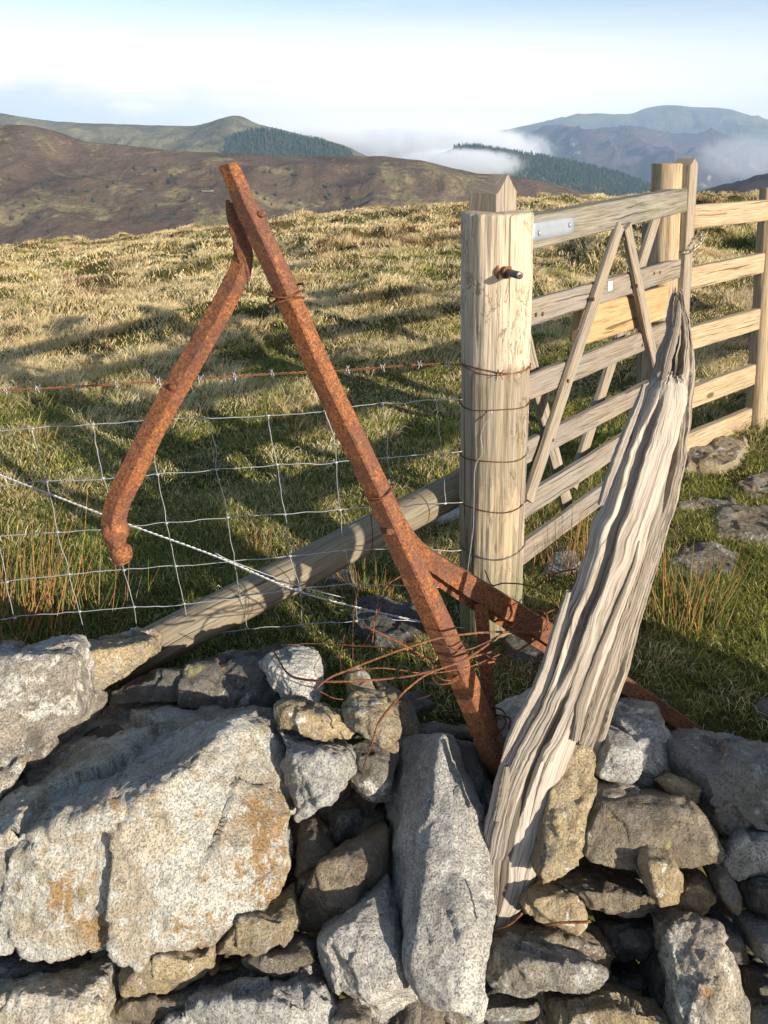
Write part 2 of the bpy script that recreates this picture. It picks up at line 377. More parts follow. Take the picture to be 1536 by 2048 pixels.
tag(mesh('ground', V, [grid_faces(len(ys), len(sx), False)], M['ground'], loc=(0, 0, 0)), kind='structure')

# ------------------------------------------------------------------ far hills
def hill(name, sky_px, D, front, back, base, mat, amp, nsc, seed, nx=260, ny=70, xpad=.35, convex=.75):
    sp = np.array(sky_px, float); xs = np.linspace(sp[0, 0], sp[-1, 0], nx)
    yy = np.interp(xs, sp[:, 0], sp[:, 1])
    k = np.ones(5) / 5; yy = np.convolve(np.pad(yy, 2, 'edge'), k, 'valid')
    top = np.array([P(x, y, D) for x, y in zip(xs, yy)])
    tt = np.concatenate([np.linspace(-1, 0, ny) , np.linspace(0, 1, ny // 3)[1:]])
    T, X = np.meshgrid(tt, top[:, 0], indexing='ij'); Z0 = np.broadcast_to(top[:, 2], T.shape)
    Yv = D + np.where(T < 0, T * front, T * back)
    prof = np.where(T < 0, (1 - np.abs(T)) ** convex, (1 - T ** 2))
    edge = ss(0, .06, (X - X.min()) / np.ptp(X)) * ss(0, .06, (X.max() - X) / np.ptp(X)); edge = 1 - (1 - edge) * (1 if xpad else 0)
    Z = base + (Z0 - base) * prof
    p = v3(X / nsc, Yv / nsc, seed * 3.1)
    damp = ss(0, .16, np.abs(T))
    Z = Z + amp * (ridged(p, 5, seed) - 1.2) * damp + amp * .035 * fbm(p * 9, 4, seed + 5)
    o = mesh(name, v3(X, Yv, Z).reshape(-1, 3), [grid_faces(len(tt), nx, False)], mat, loc=(0, 0, 0))
    tag(o, kind='structure')
    return X, Yv, Z
H1 = hill('moor_hill', [(-420, 262), (-200, 258), (0, 250), (60, 251), (110, 262), (160, 284), (230, 288), (330, 300), (440, 306), (560, 311), (760, 312), (850, 322), (900, 335), (960, 348), (1060, 357), (1130, 374), (1200, 392), (1330, 402), (1700, 430), (2000, 450)], 950, 620, 700, -175, M['moor'], 15, 190, 2, 420, 150, convex=.80)
hill('fell', [(-500, 215), (-200, 215), (0, 226), (60, 236), (120, 244), (250, 249), (385, 252), (420, 244), (448, 234), (470, 230), (488, 234), (512, 248), (560, 258), (600, 268), (690, 292), (760, 325), (900, 365)], 2700, 1300, 1500, -250, M['fell'], 45, 420, 5, 300, 90, convex=.7)
H3 = hill('wooded_hill', [(400, 345), (430, 291), (460, 276), (500, 264), (540, 262), (590, 274), (640, 284), (680, 296), (700, 306), (740, 330), (800, 370)], 2300, 700, 500, -220, M['purple'], 10, 300, 9, 160, 60, convex=.8)
H4 = hill('forest_ridge', [(820, 340), (880, 306), (920, 294), (950, 294), (1000, 302), (1060, 311), (1150, 328), (1250, 352), (1300, 374), (1360, 400), (1450, 430)], 2500, 900, 700, -260, M['fell'], 12, 300, 12, 180, 60, convex=.8)
hill('heather_mountain', [(880, 345), (960, 312), (1000, 296), (1040, 272), (1090, 252), (1120, 250), (1170, 259), (1250, 252), (1290, 255), (1340, 266), (1450, 268), (1536, 290), (1800, 330), (2100, 345)], 6200, 2600, 2500, -420, M['purple'], 165, 820, 21, 340, 120, convex=.9)
hill('high_mountain', [(850, 330), (900, 300), (960, 271), (1000, 261), (1080, 246), (1150, 229), (1180, 226), (1230, 229), (1262, 229), (1290, 216), (1320, 210), (1348, 210), (1370, 213), (1420, 215), (1460, 218), (1500, 231), (1560, 250), (1800, 300), (2200, 330)], 8600, 2600, 1000, -420, M['bluefell'], 190, 1300, 33, 300, 80, convex=.8)
hill('dark_knoll', [(1340, 412), (1430, 392), (1470, 373), (1536, 354), (1640, 330), (1900, 310)], 1150, 500, 500, -200, M['darkmoor'], 8, 120, 41, 140, 50, convex=.7)

def cone_tree(h, r, seed):
    """a ragged small conifer: stacked whorls with uneven rims; V, faces"""
    rg = np.random.default_rng(seed); V, fs, o = [], [], 0
    for k in range(5):
        z0 = h * (.08 + .17 * k); z1 = z0 + h * (.36 - .02 * k); rr = r * (1 - .17 * k); m = 8
        th = np.linspace(0, 2 * math.pi, m, endpoint=False) + rg.random() * 2
        q = rr * (.65 + .6 * rg.random(m))
        V.append(np.vstack([v3(np.cos(th) * q, np.sin(th) * q, z0 + rg.random(m) * h * .06), [[0, 0, min(z1, h)]]]))
        i = np.arange(m); fs.append(np.stack([i, (i + 1) % m, np.full(m, m)], -1) + o); o += m + 1
    return np.vstack(V), np.vstack(fs)
def forest(name, H, cnt, h, xr, tr, seed, label):
    X, Y, Z = H; rg = np.random.default_rng(seed); prot = [cone_tree(1, .26, s) for s in range(5)]; V, fs, o = [], [], 0
    ok = 0
    while ok < cnt:
        i = rg.integers(tr[0], tr[1]); j = rg.integers(0, X.shape[1]); px = X[i, j] / Y[i, j] * F + 768
        if not (xr[0] < px < xr[1]): continue
        ok += 1; v, f = prot[rg.integers(5)]; s = h * (.65 + .6 * rg.random())
        dx = (rg.random() - .5) * (X[0, 1] - X[0, 0]); V.append(v * s + np.array([X[i, j] + dx, Y[i, j] + rg.random() * 8, Z[i, j] - 1])); fs.append(f + o); o += len(v)
    tag(mesh(name, np.vstack(V), [np.vstack(fs)], M['conifer'], smooth=False), label, 'forest', kind='stuff')
forest('conifer_forest', H3, 5200, 15, (440, 705), (25, 74), 3, 'dark conifer plantation on the flank below the cone shaped summit, mist at its right end')
forest('conifer_forest', H4, 9000, 16, (905, 1330), (18, 78), 4, 'long dark conifer plantation running down the ridge behind the gate below the blue mountain')

# lone small conifers dotted over the moor slope
X, Y, Z = H1
TREE_PX = [(20, 362), (85, 372), (120, 365), (87, 380), (33, 405), (78, 400), (48, 417), (45, 432), (60, 430), (80, 438), (50, 447), (48, 462), (100, 470), (147, 385), (188, 407), (177, 385), (217, 378), (228, 370), (282, 388), (305, 370), (271, 341), (312, 343), (340, 363), (345, 357), (339, 371), (354, 369), (390, 341), (400, 341), (422, 348), (371, 405), (395, 425), (342, 437), (350, 430), (313, 417), (530, 348), (540, 347), (552, 375), (580, 345), (592, 355), (552, 392), (583, 408), (530, 401), (515, 388), (543, 413), (600, 403), (655, 403), (660, 395), (720, 366), (750, 350), (768, 366), (684, 375), (655, 378), (265, 425), (24, 442), (160, 360), (700, 400)]
tproto = None
def hz(px, py, H):
    X, Y, Z = H; tgt = ray(px, py); a = tgt[0]; s = tgt[2]
    j = np.argmin(np.abs(X[0] / 950. - a)); best = None
    for i in range(150):
        jj = np.argmin(np.abs(X[0] - a * Y[i, j])); e = (Z[i, jj] - EYE) / Y[i, jj] - s
        if e >= 0: return np.array([a * Y[i, jj], Y[i, jj], Z[i, jj]])
    return None
for k, (px, py) in enumerate(TREE_PX):
    p = hz(px, py, H1)
    if p is None: continue
    s = (3.6 + 2.4 * random.random()) * p[1] / 800
    if tproto is None:
        v, f = cone_tree(1, .38, 77); tproto = mesh('conifer_tree', v, [f], M['conifer'], loc=(0, 0, 0), smooth=False); o = tproto
    else:
        o = tproto.copy(); C.objects.link(o)
    o.location = tuple(p - [0, 0, .3]); o.scale = (s * (1 + random.random() * .5), s, s); o.rotation_euler.z = random.random() * 6
    tag(o, 'tiny dark conifer growing alone on the open brown moor slope', 'tree', 'lone conifers dotted over the moor slope')
p = hz(415, 384, H1)
if p is not None:
    items = []
    for (x0, y0, x1, y1) in ((-6, -4, 6, -4), (6, -4, 6, 4), (6, 4, -6, 4), (-6, 4, -6, -4)):
        L = [(p[0] + x0, p[1] + y0, p[2] + .6), (p[0] + x1, p[1] + y1, p[2] + .6)]
        items.append(sweep(catmull(L, 6), rectprof(.8, 1.3, 1, .1), (0, 0, 1)))
    v, f, u = join(items)
    tag(mesh('sheepfold', v, f, M['d'], loc=p), 'tiny roofless pale stone sheepfold on a green patch of the moor slope', 'sheepfold')

# ------------------------------------------------------------------ fog in the valley
def fog(name, c, size, dens, label, seed, nsc=1.2, thr=.45, soft=1.):
    bm = bmesh.new(); bmesh.ops.create_icosphere(bm, subdivisions=3, radius=1.); me = bpy.data.meshes.new(name); bm.to_mesh(me); bm.free()
    o = bpy.data.objects.new(name, me); C.objects.link(o); o.location = tuple(c); o.scale = tuple(size)
    m, t = newmat(name + ' vapour'); tc = t.n('ShaderNodeTexCoord').outputs['Object']
    ln = t.n('ShaderNodeVectorMath', {0: tc}, operation='LENGTH').outputs['Value']
    asp = (size[0] / size[2], size[1] / size[2], 1)
    n = t.noise(t.n('ShaderNodeVectorMath', {0: t.vmul(tc, asp), 1: (seed * 7., 0, 0)}, operation='ADD').outputs[0], nsc, 7, .62, .6)
    d = t.math('SUBTRACT', t.math('ADD', n, t.math('MULTIPLY', t.math('SUBTRACT', 1., ln), soft)), thr)
    d = t.math('MULTIPLY', t.math('MULTIPLY', t.step(d, 0, .30), t.step(ln, 1., .6)), dens)
    vol = t.n('ShaderNodeVolumePrincipled', {'Color': (.95, .97, 1, 1), 'Density': d, 'Anisotropy': .0})
    t.n('ShaderNodeOutputMaterial', {'Volume': vol.outputs[0]}); me.materials.append(m)
    m.cycles.volume_step_rate = .35
    tag(o, label, 'fog', kind='stuff')
FOG = True
if FOG:
    fog('valley_fog', P(850, 300, 3200), (660, 460, 140), .0125, 'thick white mist filling the valley between the two plantations', 1, 2.6, .62)
    fog('mist_wisp', P(1490, 315, 4600), (420, 250, 190), .0018, 'thin pale mist hanging before the purple mountain at the right edge', 4, 2.8, .66)
    fog('mist_wisp', P(640, 275, 2900), (260, 200, 60), .006, 'faint mist curling over the right end of the left plantation', 9, 3.0, .62)
    fog('mist_wisp', P(915, 328, 2000), (230, 150, 55), .016, 'low wisp of mist lying at the left foot of the long forest ridge', 6, 3.0, .64)

# ------------------------------------------------------------------ haze
hz_ = bpy.data.meshes.new('haze'); bm = bmesh.new(); bmesh.ops.create_cube(bm, size=1.); bm.to_mesh(hz_); bm.free()
ho = bpy.data.objects.new('haze', hz_); C.objects.link(ho); ho.location = (0, 4700, 110); ho.scale = (22000, 10200, 1110)
m, t = newmat('haze air'); vol = t.n('ShaderNodeVolumePrincipled', {'Color': (.50, .72, 1, 1), 'Density': .000082, 'Anisotropy': .0})
t.n('ShaderNodeOutputMaterial', {'Volume': vol.outputs[0]}); hz_.materials.append(m); tag(ho, 'thin blue air haze over the whole valley', 'haze', kind='stuff')

# ------------------------------------------------------------------ stones
STONES = []
def yw(y): return float(np.interp(y, [1200, 1300, 1400, 1500, 1700, 1900, 2048, 2100], [1.86, 1.73, 1.61, 1.52, 1.38, 1.28, 1.22, 1.2]))
def stone(outline, mat, label, off=0., thick=.16, bulge=.35, ridge=None, pts=None, seed=None, vox=None, group=None, rough=1.):
    """outline: photo positions of the stone's rim (x, y[, Y]); a rounded ridge towards the viewer and a body behind"""
    o3 = []
    for q in outline: o3.append(P(q[0], q[1], q[2] if len(q) > 2 else yw(q[1]) + off))
    o3 = np.array(o3); c = o3.mean(0); A = np.array([(q[0], q[1]) for q in outline], float); x0, y0 = A.min(0); x1, y1 = A.max(0)
    L = [o3]
    if ridge is not None: L.append(np.array([P(*q) for q in ridge]))
    elif bulge:
        hm = (y1 - y0) / F * 1.45; wm = (x1 - x0) / F * 1.45; b = bulge * min(hm, wm)
        for fx, fy in ((.25, .34), (.52, .30), (.76, .38), (.40, .72), (.64, .74)):
            x, y = x0 + (x1 - x0) * fx, y0 + (y1 - y0) * fy
            L.append(P(x, y, yw(y) + off - b * (1 if fy < .5 else .75))[None])
    back = c + (o3 - c) * .86 + np.array([0, .80, -.45]) * thick
    L.append(back)
    STONES.append((np.vstack(L), mat, label, seed if seed is not None else len(STONES) + 3, vox, group, rough))
# -- the big named ones
stone([(-70, 1595, 1.56), (60, 1500, 1.68), (160, 1437, 1.76), (300, 1410, 1.80), (430, 1392, 1.80), (520, 1396, 1.76), (560, 1440, 1.66), (580, 1520, 1.56), (603, 1640, 1.45), (590, 1765, 1.33), (420, 1880, 1.26), (300, 1924, 1.21), (180, 1918, 1.22), (60, 1905, 1.24), (-70, 1880, 1.28)], 'G',
      'huge pale boulder with ochre patches filling the lower left, its top in shade', thick=.30,
      ridge=[(-70, 1690, 1.30), (20, 1668, 1.295), (150, 1645, 1.29), (300, 1592, 1.315), (360, 1545, 1.36), (450, 1470, 1.48), (520, 1460, 1.56), (330, 1640, 1.295), (480, 1600, 1.40), (550, 1560, 1.47), (150, 1800, 1.25), (400, 1790, 1.25), (520, 1750, 1.31), (10, 1800, 1.265)], rough=1.2)
stone([(-50, 1300), (0, 1292), (80, 1285), (150, 1278), (167, 1315), (160, 1440), (100, 1480), (50, 1530), (-10, 1590), (-60, 1620)], 'l', 'blocky lichen covered stone at the left edge above the huge boulder', off=-.03, thick=.22,
      ridge=[(-50, 1322, 1.60), (60, 1316, 1.60), (145, 1310, 1.61), (140, 1420, 1.54), (40, 1500, 1.50), (-50, 1560, 1.48)])
stone([(150, 1292, 1.80), (200, 1276, 1.92), (258, 1262, 1.97), (303, 1262, 1.93), (316, 1275, 1.86), (314, 1312, 1.80), (240, 1350, 1.76), (165, 1398, 1.70), (150, 1350, 1.72)], 'o', 'flat ochre slab with a split edge poking right beneath the end of the fallen log', thick=.10, ridge=[(170, 1312, 1.71), (250, 1296, 1.75), (300, 1282, 1.79)])
stone([(215, 1410), (222, 1378), (350, 1345), (480, 1318), (560, 1302), (625, 1302), (645, 1345), (640, 1402), (560, 1425), (430, 1410)], 'd', 'long dark grey stone with white lichen behind the top of the huge boulder', off=.12, thick=.2, bulge=.25)
stone([(520, 1325), (545, 1303), (600, 1299), (635, 1310), (645, 1380), (630, 1420), (560, 1400)], 'g', 'pale hump backed stone with moss on top under the rusty loop of wire', off=.04, thick=.16)
stone([(545, 1405), (620, 1408), (690, 1432), (719, 1457), (704, 1482), (640, 1486), (580, 1462), (545, 1440)], 'o', 'long flat yellowish stone right of the huge boulder\'s top', off=-.01, thick=.10)
stone([(545, 1445), (640, 1490), (705, 1500), (712, 1540), (670, 1585), (610, 1640), (595, 1655), (570, 1560)], 'g', 'rough notched stone tucked against the right side of the huge boulder', off=.01, thick=.18)
stone([(690, 1360), (700, 1340), (713, 1333), (735, 1352), (752, 1390), (735, 1420), (700, 1405)], 'o', 'small pointed brown stone standing at the rim left of the iron bar', off=.04, thick=.08)
stone([(680, 1412), (708, 1386), (770, 1388), (795, 1440), (806, 1480), (790, 1502), (730, 1468), (695, 1450)], 'o', 'rough ochre stained block below the small pointed stone', off=-.02, thick=.14)
stone([(740, 1350), (775, 1368), (825, 1425), (842, 1458), (828, 1482), (795, 1470), (760, 1400)], 'b', 'narrow slanting grey brown slab behind the ochre stained block', off=.10, thick=.09)
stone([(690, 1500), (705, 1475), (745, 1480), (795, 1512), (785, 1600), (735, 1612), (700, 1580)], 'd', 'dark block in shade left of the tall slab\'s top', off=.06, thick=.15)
stone([(800, 1472, 1.64), (845, 1466, 1.62), (887, 1471, 1.57), (904, 1474, 1.58), (936, 1540, 1.56), (970, 1600, 1.47), (986, 1700, 1.375), (991, 1792, 1.285), (983, 1930, 1.19), (958, 2036, 1.14), (905, 2022, 1.13), (843, 1998, 1.17), (812, 1948, 1.20), (797, 1905, 1.34), (773, 1786, 1.46), (770, 1690, 1.55), (772, 1595, 1.61), (786, 1530, 1.64)], 'g',
      'tall upright speckled slab in the centre foreground with a sharp lit ridge', thick=.17, ridge=[(884, 1476, 1.53), (870, 1540, 1.47), (862, 1610, 1.41), (857, 1694, 1.34), (846, 1790, 1.265), (836, 1860, 1.22), (822, 1925, 1.18), (930, 1960, 1.145), (935, 1800, 1.255), (925, 1640, 1.405)], rough=.55)
stone([(630, 1883), (680, 1840), (741, 1795), (775, 1780), (800, 1900), (812, 1945), (843, 2000), (765, 2046), (733, 2026), (666, 1972)], 'g', 'squarish tilted block leaning against the lower left of the tall slab', off=-.01, thick=.16, ridge=[(665, 1880, 1.235), (700, 1850, 1.25), (770, 1960, 1.185), (730, 1990, 1.18), (790, 1960, 1.18)], rough=.6)
stone([(587, 1828), (615, 1804), (694, 1709), (745, 1672), (776, 1660), (776, 1749), (709, 1816), (640, 1868), (600, 1860)], 'b', 'long smooth brown stone lying in shade left of the tall slab', off=.06, thick=.12, rough=.5)
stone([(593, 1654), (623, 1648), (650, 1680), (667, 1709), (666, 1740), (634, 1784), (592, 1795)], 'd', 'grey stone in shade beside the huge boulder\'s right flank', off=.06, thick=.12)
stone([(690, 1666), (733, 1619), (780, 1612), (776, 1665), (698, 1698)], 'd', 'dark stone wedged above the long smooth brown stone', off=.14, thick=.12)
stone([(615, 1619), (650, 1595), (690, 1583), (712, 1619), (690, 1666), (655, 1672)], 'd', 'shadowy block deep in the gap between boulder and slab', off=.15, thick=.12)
stone([(420, 1912), (470, 1875), (520, 1845), (582, 1812), (602, 1866), (570, 1892), (500, 1912)], 'o', 'wedge of olive brown stone under the right corner of the huge boulder', off=-.02, thick=.14)
stone([(242, 1987), (234, 1930), (300, 1900), (363, 1880), (424, 1900), (426, 1928), (395, 1970), (355, 1989), (300, 1984)], 'o', 'rounded knobbly brown stone beneath the middle of the huge boulder', off=-.03, thick=.14)
stone([(466, 1920), (520, 1899), (600, 1893), (640, 1918), (618, 1940), (543, 1960)], 'b', 'flat dark brown flake of stone with a lit edge left of the tilted block', off=-.01, thick=.09)
stone([(220, 2000), (300, 1990), (403, 1977), (420, 1996), (387, 2029), (298, 2049), (224, 2046)], 'b', 'long flat stone with lichen under the rounded knobbly stone', off=-.02, thick=.1)
stone([(295, 2062), (400, 2015), (525, 1981), (610, 1958), (650, 1975), (680, 2015), (675, 2075), (560, 2110), (320, 2110)], 'g', 'wide speckled stone at the bottom edge left of the tilted block', off=-.03, thick=.16)
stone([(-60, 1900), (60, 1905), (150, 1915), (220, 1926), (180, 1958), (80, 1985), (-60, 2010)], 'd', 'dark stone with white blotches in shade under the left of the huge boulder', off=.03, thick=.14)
stone([(-60, 2005), (40, 1990), (110, 1968), (218, 1948), (225, 2010), (205, 2070), (60, 2100), (-60, 2100)], 'G', 'pale stone with brown cap in the bottom left corner', off=-.03, thick=.16)
stone([(655, 2040), (700, 2020), (745, 2040), (740, 2085), (660, 2085)], 'l', 'small white lichened stone at the bottom edge under the tilted block', off=-.04, thick=.08)
# -- right hand side
stone([(1070, 1760), (1092, 1700), (1110, 1640), (1130, 1560), (1150, 1484), (1165, 1478), (1190, 1490), (1196, 1520), (1176, 1602), (1168, 1715), (1136, 1743), (1087, 1768)], 'o', 'upright olive grey stone behind the foot of the splintered post', off=-.055, thick=.08, bulge=.2, rough=.8)
stone([(1160, 1700), (1176, 1636), (1192, 1598), (1286, 1590), (1395, 1602), (1412, 1629), (1452, 1707), (1444, 1723), (1369, 1738), (1222, 1738), (1166, 1722)], 'b', 'broad flat brown slab with a crack across it right of the upright olive stone', off=-.06, thick=.14, ridge=[(1200, 1615, 1.36), (1390, 1618, 1.36), (1425, 1700, 1.31), (1200, 1705, 1.31), (1300, 1660, 1.325)], rough=.5)
stone([(1176, 1632), (1184, 1575), (1220, 1568), (1258, 1574), (1292, 1590), (1240, 1612), (1192, 1640)], 'l', 'white crusted ledge stone on top of the broad brown slab', off=-.04, thick=.1)
stone([(1205, 1465), (1235, 1458), (1265, 1470), (1289, 1502), (1288, 1542), (1267, 1567), (1225, 1564), (1198, 1553), (1200, 1509)], 'g', 'rounded granite coloured stone just right of the splintered post', off=-.04, thick=.14, bulge=.3, rough=.6)
stone([(1240, 1441), (1290, 1436), (1324, 1443), (1338, 1467), (1350, 1515), (1335, 1548), (1300, 1585), (1260, 1570), (1255, 1500)], 'g', 'lumpy lichened stone behind the rounded granite coloured one', off=.04, thick=.15)
stone([(1232, 1409), (1270, 1403), (1314, 1410), (1328, 1452), (1290, 1460), (1240, 1448)], 'l', 'small square stone at the top of the heap just under the buried iron strut', off=.08, thick=.12)
stone([(1310, 1563), (1337, 1547), (1391, 1567), (1410, 1584), (1408, 1612), (1354, 1602)], 'o', 'small wedge stone with a pale top above the broad brown slab', off=.0, thick=.1)
stone([(1335, 1500), (1345, 1486), (1399, 1482), (1459, 1492), (1536, 1507), (1600, 1515), (1610, 1651), (1474, 1680), (1417, 1632), (1408, 1575), (1357, 1553)], 'l', 'large dark stone with white lichen blotches at the right edge of the heap', off=.02, thick=.2, bulge=.3)
stone([(1440, 1736), (1481, 1689), (1530, 1655), (1610, 1640), (1610, 1750), (1477, 1762)], 'g', 'grey stone in shade at the right edge under the large blotched one', off=.02, thick=.15)
stone([(1483, 1762), (1530, 1740), (1610, 1738), (1610, 1850), (1530, 1845), (1500, 1828)], 'd', 'mossy dark stone at the right edge third down the heap', off=.03, thick=.15)
stone([(1421, 1736), (1432, 1724), (1470, 1758), (1487, 1801), (1474, 1837), (1440, 1784)], 'b', 'thin pointed stone standing on edge between two darker stones at right', off=-.03, thick=.08)
stone([(1362, 1775), (1399, 1741), (1425, 1762), (1438, 1790), (1412, 1843), (1350, 1833)], 'o', 'peaked olive stone half in shade right of the knobbly stone', off=-.01, thick=.12)
stone([(1275, 1711), (1297, 1688), (1335, 1698), (1356, 1725), (1371, 1749), (1362, 1812), (1320, 1817), (1297, 1775)], 'o', 'knobbly lit stone leaning in front of the broad brown slab', off=-.07, thick=.12)
stone([(1230, 1752), (1262, 1740), (1300, 1765), (1310, 1790), (1240, 1785)], 'b', 'little mossy stone between the knobbly stone and the long one', off=.02, thick=.08)
stone([(1117, 1764), (1162, 1750), (1230, 1762), (1297, 1779), (1320, 1801), (1313, 1832), (1260, 1840), (1177, 1828), (1140, 1800)], 'b', 'long blunt stone lying level below the broad brown slab', off=-.02, thick=.13)
stone([(1033, 1818), (1046, 1772), (1100, 1776), (1155, 1786), (1173, 1812), (1167, 1866), (1110, 1852)], 'o', 'brown wedge stone right of the tip of the splintered post', off=-.02, thick=.13)
stone([(990, 1870), (1050, 1852), (1102, 1850), (1170, 1868), (1222, 1884), (1243, 1917), (1224, 1957), (1170, 1930), (997, 1900)], 'b', 'flat rusty brown stone beneath the tip of the splintered post', off=.0, thick=.12)
stone([(980, 1893), (1050, 1908), (1110, 1910), (1170, 1916), (1221, 1947), (1202, 1983), (1162, 1994), (1060, 1985), (978, 1972)], 'l', 'white crusted slab right of the lower end of the tall slab', off=-.05, thick=.09)
stone([(1190, 1845), (1250, 1838), (1335, 1848), (1341, 1902), (1290, 1922), (1245, 1927), (1222, 1886)], 'd', 'mossy dark stone left of the white topped block', off=.03, thick=.12)
stone([(1329, 1865), (1350, 1850), (1375, 1846), (1440, 1853), (1465, 1885), (1480, 1920), (1500, 2015), (1495, 2090), (1354, 2090), (1338, 1945)], 'l', 'white topped upright block with an orange flank in the lower right', off=-.07, thick=.14, ridge=[(1345, 1925, 1.19), (1400, 1935, 1.17), (1440, 1915, 1.18), (1445, 1960, 1.15), (1410, 2060, 1.12), (1365, 2060, 1.13)])
stone([(1300, 2012), (1310, 1960), (1334, 1893), (1346, 1960), (1352, 2040), (1330, 2050)], 'd', 'thin dark stone on edge at the left of the white topped block', off=-.01, thick=.1)
stone([(1105, 2000), (1140, 1986), (1192, 1983), (1250, 1997), (1297, 2015), (1362, 2047), (1360, 2110), (1090, 2110)], 'o', 'broad olive stone at the bottom edge left of the white topped block', off=-.03, thick=.15)
stone([(960, 2015), (1000, 2004), (1084, 2009), (1088, 2022), (1070, 2038), (1010, 2046), (955, 2040)], 'l', 'thin cream stone at the bottom edge right of the tall slab', off=-.03, thick=.05)
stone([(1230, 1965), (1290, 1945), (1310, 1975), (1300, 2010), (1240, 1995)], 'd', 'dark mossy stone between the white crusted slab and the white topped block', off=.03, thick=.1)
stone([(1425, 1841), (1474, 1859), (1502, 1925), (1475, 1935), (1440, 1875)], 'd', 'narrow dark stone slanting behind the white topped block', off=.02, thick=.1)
stone([(1500, 1863), (1540, 1853), (1610, 1850), (1610, 1960), (1545, 1945), (1515, 1915)], 'g', 'blue grey stone in shade at the right edge level with the white topped block', off=.0, thick=.12)
stone([(1488, 1935), (1530, 1935), (1610, 1965), (1610, 2060), (1520, 2045), (1500, 2000)], 'd', 'brown stone in shade near the bottom right corner', off=.02, thick=.12)
stone([(1498, 2060), (1540, 2030), (1610, 2020), (1610, 2110), (1500, 2110)], 'l', 'pale stone in the very bottom right corner', off=-.04, thick=.1)
stone([(972, 1530), (1000, 1492), (1050, 1478), (1060, 1500), (1030, 1600), (1000, 1650), (985, 1610)], 'd', 'smooth grey stone between the tall slab and the splintered post', off=.10, thick=.14, rough=.5)
stone([(985, 1440), (1025, 1405), (1080, 1390), (1105, 1410), (1090, 1480), (1015, 1490)], 'g', 'lichened stone right of the foot of the iron bar', off=.08, thick=.14)
stone([(900, 1484), (945, 1490), (962, 1530), (988, 1595), (975, 1650), (945, 1560)], 'd', 'grey flake propped behind the right edge of the tall slab', off=.05, thick=.08)
stone([(825, 1464), (870, 1448), (950, 1462), (945, 1485), (860, 1482)], 'b', 'mossy flat stone behind the top of the tall slab', off=.12, thick=.08)
# -- loose stones lying in the grass and the stepped path
FLATS = []
def flat(outline, mat, label, h=.04, thick=.12, dz=.0, rough=.8):
    """a stone bedded in the ground: rim at ground level"""
    o3 = []
    for x, y in outline:
        r_ = ray(x, y); Y = max(1.2, (EYE - .0 - dz) / -r_[2]); o3.append(P(x, y, Y))
    o3 = np.array(o3); c = o3.mean(0); top = c + (o3 - c) * .88 + [0, 0, h * .55]; FLATS.append((c[:2], o3[:, :2])); bot = c + (o3 - c) * .95 - [0, 0, thick]
    STONES.append((np.vstack([o3, top, bot]), mat, label, len(STONES) + 3, None, None, rough))
flat([(1362, 905), (1400, 888), (1494, 886), (1503, 906), (1476, 938), (1440, 948), (1366, 944)], 'o', 'lit pale kerb stone just under the right end of the wooden fence', .07)
flat([(1462, 975), (1536, 940), (1620, 930), (1620, 1005), (1490, 1002)], 'b', 'grey slab at the right edge of the path below the fence post', .04)
flat([(1350, 1008), (1400, 1000), (1478, 1004), (1465, 1024), (1350, 1022)], 'b', 'thin brown step of the path seen edge on', .03)
flat([(1415, 1050), (1440, 1022), (1536, 1014), (1620, 1012), (1620, 1085), (1500, 1088), (1430, 1075)], 'b', 'large flat worn slab of the path at the right edge', .03)
flat([(1335, 1130), (1360, 1098), (1430, 1086), (1478, 1104), (1470, 1150), (1400, 1165), (1345, 1160)], 'd', 'low grey stone bedded behind the right hand rushes', .02)
flat([(860, 1042), (885, 1015), (925, 1005), (925, 1035), (880, 1050)], 'g', 'pale stone in the grass behind the raised end of the log', .03)
flat([(690, 1250), (715, 1210), (760, 1200), (840, 1228), (850, 1275), (800, 1300), (720, 1292)], 'd', 'dark stone in the grass left of the iron bar\'s foot', .06)
flat([(640, 1165), (660, 1145), (720, 1140), (745, 1160), (700, 1182), (650, 1180)], 'd', 'low stone in shade under the middle of the fallen log', .03)
flat([(1075, 1150), (1100, 1118), (1150, 1112), (1165, 1140), (1120, 1165)], 'g', 'grey stone in the grass right of the round post\'s foot', .05)
flat([(1000, 1300), (1030, 1262), (1090, 1255), (1130, 1290), (1100, 1330), (1030, 1335)], 'd', 'mossy stone at the foot of the round post behind the iron strut', .06)
flat([(1500, 1425), (1520, 1408), (1560, 1410), (1560, 1436), (1512, 1440)], 'd', 'small dark stone in the grass at the right edge above the heap', .04)
flat([(1455, 810), (1480, 795), (1530, 792), (1530, 812), (1480, 820)], 'g', 'small pale stone in the grass behind the wooden fence', .03)
flat([(740, 1430), (800, 1395), (860, 1388), (880, 1420), (800, 1445)], 'd', 'dark mossy stone in shade at the rim left of the iron bar', .04)
# -- two unseen blocks added outside the right of the frame to cast shade
for (x, y, z, r_, lb) in ((1.29, .92, .20, .27, 'big unseen block added just outside the right edge to cast shade'), (1.50, 1.20, .16, .30, 'second big unseen block added outside the right edge to cast shade')):
    q = RNG.normal(size=(26, 3)); q /= np.linalg.norm(q, axis=1)[:, None]
    STONES.append((q * [r_, r_ * .8, r_ * .95] + [x, y, z], 'g', lb, len(STONES) + 3, .014, None, 1.))
